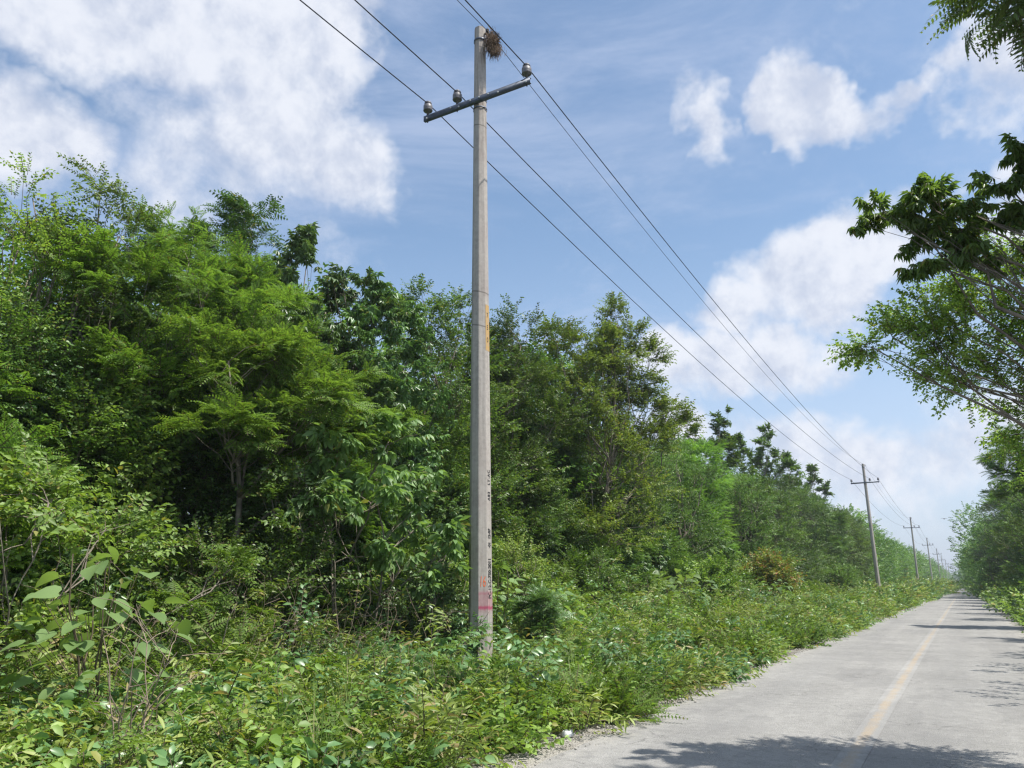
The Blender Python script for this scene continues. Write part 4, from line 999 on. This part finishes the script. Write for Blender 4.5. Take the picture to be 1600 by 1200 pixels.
def dry_grass():
    g = np.random.default_rng(18); B = Buf()
    for _ in range(190):
        y = g.uniform(7, 48); x = -4.3 - g.random() * 3.2
        if vnoise(np.array([x]), np.array([y]), 2.0, 60)[0] < .45: continue
        v, f = blades(g, int(g.integers(14, 30)), g.uniform(.6, 1.0), g.uniform(.15, .35), .0035 * (1 + max(0, y - 15) * .04)); B.add(v + np.array([x, y, .01]), f)
    tag(B.link('dry_grass', [M['straw']]), 'brownish dry seed grass standing in the middle of the verge', 'dry grass', kind='stuff')
dry_grass()
def dead_stems():
    """thin dry stalks and vines standing among the weeds"""
    g = np.random.default_rng(29); B = Buf()
    def stalk(x, y, h, r, dx, dy, kids=3):
        p = curve_pts((x, y, 0), (x + dx, y + dy, h), (g.normal(0, .05), g.normal(0, .05), 0), 6, .03, g)
        B.add(*tube(p, np.linspace(r, r * .35, 6), 4, False))
        for _ in range(kids):
            k = g.integers(2, 6); d = np.array([g.normal(0, .22), g.normal(0, .22), abs(g.normal(.12, .12))]) * (h / 1.0)
            B.add(*tube(curve_pts(p[k], p[k] + d, (0, 0, .02), 4, .06, g), np.linspace(r * .5, r * .2, 4), 3, False))
    for _ in range(230):
        x = -3.8 - g.random() * 5.2; y = g.uniform(2.2 + (-x - 3.5) * .35, 17); h = float(hfield(np.array([x]), np.array([y]))[0])
        stalk(x, y, h * g.uniform(.8, 1.45), g.uniform(.003, .006), g.normal(0, .25), g.normal(0, .25), int(g.integers(1, 5)))
    for _ in range(60):    # brown tangle below the sapling
        x = -7.6 + g.normal(0, .5); y = 7.6 + g.normal(0, 1.2)
        stalk(x, y, g.uniform(.8, 1.6), .004, g.normal(0, .35), g.normal(0, .35), 4)
    for _ in range(170):
        x = -4.2 - g.random() * 4.0; y = g.uniform(16, 60); h = float(hfield(np.array([x]), np.array([y]))[0])
        stalk(x, y, h * g.uniform(.9, 1.35), .006 + y * .0001, g.normal(0, .2), g.normal(0, .2), 4)
    tag(B.link('dry_stalks', [M['deadtwig']]), 'thin dry brown stalks and vines tangled through the weeds', 'dry stalks', kind='stuff')
dead_stems()

# ------------------------------------------------------------------ separate plants one can point at
def heart_plant(name, label, loc, h, rad, n, seed, L=.26, group='broad heart-leaved plants'):
    g = np.random.default_rng(seed); S = Buf(); C = Buf()
    for s in range(max(2, n // 9)):
        a = g.uniform(0, 6.28); tp = np.array([math.cos(a) * rad * .5, math.sin(a) * rad * .5, h * g.uniform(.7, 1)])
        S.add(*tube(curve_pts((0, 0, 0), tp, (0, 0, 0), 5, .03, g), np.linspace(.012, .005, 5), 5, False))
    for i in range(n):
        a = g.uniform(0, 6.28); rr = rad * math.sqrt(g.random()); z = h * g.uniform(.45, 1.02) * (1 - .25 * (rr / rad) ** 2)
        p = np.array([math.cos(a) * rr, math.sin(a) * rr, z]); d = np.array([math.cos(a) + g.normal(0, .4), math.sin(a) + g.normal(0, .4), g.uniform(-.55, .15)])
        lf = heart(L * g.uniform(.65, 1.1), L * .92 * g.uniform(.75, 1.05), g.uniform(.1, .4))
        C.add(lf[0] @ rot_to(d, roll=g.normal(0, .3)).T + p, lf[1], 0)
        v, f = tube([p * np.array([.6, .6, .78]), p], .003, 3, False); S.add(v, f)
    root = empty(name, loc); tag(root, label, 'plant', group)
    S.link('stem', [M['twig']], root); C.link('foliage', [M['broad']], root)
    return root
heart_plant('broad_leaf_plant', 'plant with very large pale heart-shaped leaves at the left, among weeds', (-6.3, 4.15, 0), 1.72, .6, 60, 51, .20)
heart_plant('broad_leaf_plant', 'broad-leaved plant with light green leaves standing right of the near pole', (-7.0, 13.6, 0), 1.45, .75, 44, 52, .27)
heart_plant('broad_leaf_plant', 'smaller broad-leaved plant close against the right side of the near pole', (-7.7, 12.9, 0), 1.85, .45, 22, 53, .22)
heart_plant('broad_leaf_plant', 'wide mound of crowded round leaves halfway to the second pole', (-8.0, 24.6, 0), 1.9, 1.3, 170, 54, .24)
heart_plant('broad_leaf_plant', 'dark broad-leaved plant next to the orange-tipped shrub', (-7.4, 36.0, 0), 1.6, .9, 70, 55, .27)
def shrub(name, label, loc, h, rad, seed, species, mt, dens=1.0, scale=1.0, n=7, group='roadside shrubs'):
    return tree(name, label, 'shrub', (loc[0], loc[1], 0), ac(seed, h, rad, h * .25, n), species, mt, seed, h * .75, group, dens=dens, scale=scale, trunk_r=.03, stems=4, sub=12)
shrub('shrub', 'tall light-leaved bush at the far left edge in front of dark shade', (-8.2, 4.5), 2.7, .9, 61, 'ovate', 'weed', 1.2)
shrub('shrub', 'shrub with orange-tinged new leaves below the forest edge', (-8.2, 38.5), 2.7, 1.4, 62, 'ovate', 'amber', 1.4, 1.5)
shrub('shrub', 'young shrub with stiff bright pinnate leaves standing above the weeds, left half', (-7.2, 5.9), 1.7, .4, 63, 'ash', 'feather', .5, .6, 4)
shrub('shrub', 'small-leaved dark bush at the foot of the dark gap in the trees', (-8.6, 6.9), 2.1, .9, 64, 'small', 'ovate', 1.1)
shrub('shrub', 'low leafy bush under the sapling just left of the pole', (-7.6, 10.6), 1.5, .7, 65, 'ovate', 'palmate', 1.0, .9)
shrub('shrub', 'bushy small-leaved shrub between the broad-leaved plants right of the pole', (-8.8, 15.6), 2.2, 1.0, 66, 'small', 'weed', 1.2)
shrub('shrub', 'fine feathery grey-green shrub touching the right side of the near pole', (-6.6, 12.7), 1.25, .45, 67, 'weedpin', 'palmate', 1.0)
shrub('shrub', 'leafy shrub at the forest foot left of the crowded round-leaved mound', (-8.9, 19.5), 2.3, 1.1, 68, 'small', 'ovate', 1.3)
shrub('shrub', 'bright yellow-green shrub right of the crowded round-leaved mound', (-8.2, 29.5), 2.1, 1.2, 69, 'ovate', 'weed', 1.3, 1.3)
shrub('shrub', 'green shrub before the foot of the second pole', (-8.0, 62.0), 2.4, 1.6, 70, 'small', 'ovate', 1.3, 2.0)
shrub('shrub', 'pale greyish dry shrub on the right verge against the dark trees', (2.9, 27.0), 2.2, .7, 71, 'small', 'grass', .5, 1.0)
shrub('shrub', 'low green bush on the right verge at the picture edge', (2.7, 22.0), 1.5, .8, 72, 'ovate', 'ovate', 1.2, 1.2)
shrub('shrub', 'tall loose bush between the dark hollow and the draped sapling', (-8.3, 8.15), 3.0, .8, 73, 'ovate', 'ovate', 1.1, .9, 9)
shrub('shrub', 'shoulder-high bush of light leaves behind the pole foot, left side', (-8.5, 11.8), 2.4, .8, 74, 'ovate', 'weed', 1.2, .9, 8)
def vine():
    g = np.random.default_rng(33); S = Buf(); C = Buf()
    for k in range(5):
        z = np.linspace(0, g.uniform(.6, 1.05), 16); a = g.uniform(3.4, 5.4) + z * g.uniform(-1.5, 1.5)
        P = np.stack([np.cos(a) * .225, np.sin(a) * .225, z], 1); S.add(*tube(P, .004, 4, False))
        m = 26; idx = g.integers(2, 16, m); D = np.stack([np.cos(a[idx]), np.sin(a[idx]), g.normal(.1, .4, m)], 1) + g.normal(0, .3, (m, 3))
        stamp(C, 'weedbig', P[idx] + D * .03, D, g, .7)
    root = empty('climbing_vine', (-6.85, 11.0, 0)); tag(root, 'leafy vine climbing around the foot of the near pole', 'vine')
    S.link('stem', [M['twig']], root); C.link('foliage', [M['palmate'], M['twig']], root)
vine()
def dead_bush():
    g = np.random.default_rng(35); B = Buf()
    for k in range(9):
        tp = np.array([g.normal(0, .28), g.normal(0, .28), g.uniform(.8, 1.25)])
        p = curve_pts((0, 0, 0), tp, (g.normal(0, .08), g.normal(0, .08), 0), 7, .02, g); B.add(*tube(p, np.linspace(.007, .003, 7), 5, False))
        for _ in range(5):
            i = g.integers(2, 7); d = g.normal(0, .16, 3); d[2] = abs(d[2]); B.add(*tube(curve_pts(p[i], p[i] + d, (0, 0, 0), 4, .05, g), np.linspace(.003, .0015, 4), 3, False))
    o = B.link('dead_shrub', [M['deadtwig']]); o.location = (-4.9, 3.45, 0)
    tag(o, 'bare dead shrub with thin pale curved stems in the left foreground weeds', 'shrub')
dead_bush()

# ------------------------------------------------------------------ small things
def litter():
    g = np.random.default_rng(4); v, f = lathe([(0, 0), (.05, .002), (.06, .02), (.045, .045), (.02, .05), (0, .04)], 9)
    v = v + g.normal(0, .008, v.shape); v[:, 2] = np.maximum(v[:, 2], 0)
    o = link('paper_scrap', v * 1.0, f, M['paper']); o.location = (-3.42, 7.05, .016)
    tag(o, 'crumpled white scrap of litter at the gravel edge by the weeds', 'litter')
    v, f = lathe([(0, 0), (.10, .0), (.13, .05), (.10, .12), (.04, .15), (0, .15)], 8); v = v + g.normal(0, .012, v.shape); v[:, 2] = np.maximum(v[:, 2], 0)
    o = link('stone', v, f, M['stone']); o.location = (-3.35, 29.5, .016)
    tag(o, 'single dark stone at the far left road edge', 'stone')
litter()
def bird():
    B = Buf()
    body = lathe([(0, -.16), (.03, -.12), (.05, -.02), (.045, .06), (.025, .12), (.02, .15), (0, .17)], 10)
    v = body[0][:, [2, 0, 1]]; B.add(v, body[1])
    wing = [(.05, 0, .02), (-.06, 0, .02), (.06, .22, .07), (-.05, .22, .07), (.01, .45, .04), (-.04, .42, .04)]
    for s in (1, -1):
        w = np.array(wing) * (1, s, 1); vv = np.vstack([w, w + (0, 0, .012)])
        ff = []
        for a, b_ in ((0, 6),):
            ff += [(0, 2, 3), (0, 3, 1), (2, 4, 5), (2, 5, 3), (6, 9, 8), (6, 7, 9), (8, 11, 10), (8, 9, 11), (0, 6, 8), (0, 8, 2), (2, 8, 10), (2, 10, 4), (1, 3, 9), (1, 9, 7), (3, 5, 11), (3, 11, 9), (4, 10, 11), (4, 11, 5)]
        B.add(vv, ff)
    B.add(np.array([(-.13, 0, .01), (-.26, .05, .0), (-.26, -.05, .0), (-.2, 0, .015)]), np.array([(0, 1, 3), (0, 3, 2)]))
    o = B.link('bird', [M['bird']]); o.location = (-1.2, 110, 9.2); o.rotation_euler = (0.1, 0, .9)
    tag(o, 'small dark bird gliding in the sky above the road', 'bird')
bird()

# humid air: one even volume round everything
hv, hf = box((0, 320, 9.0), (1700, 1100, 22.0))
mh = bpy.data.materials.new('humid_air'); mh.use_nodes = True; gh = NG(mh.node_tree); gh.n.remove(gh.n['Principled BSDF'])
pv = gh.new('ShaderNodeVolumePrincipled'); pv.inputs['Color'].default_value = (.86, .92, 1, 1); pv.inputs['Density'].default_value = 0.00055; pv.inputs['Anisotropy'].default_value = 0.3
gh.l.new(pv.outputs[0], gh.n['Material Output'].inputs['Volume'])
tag(link('haze', hv, hf, mh), 'thin humid haze paling the far trees and poles', 'haze', kind='stuff')
sc.cycles.volume_bounces = 0
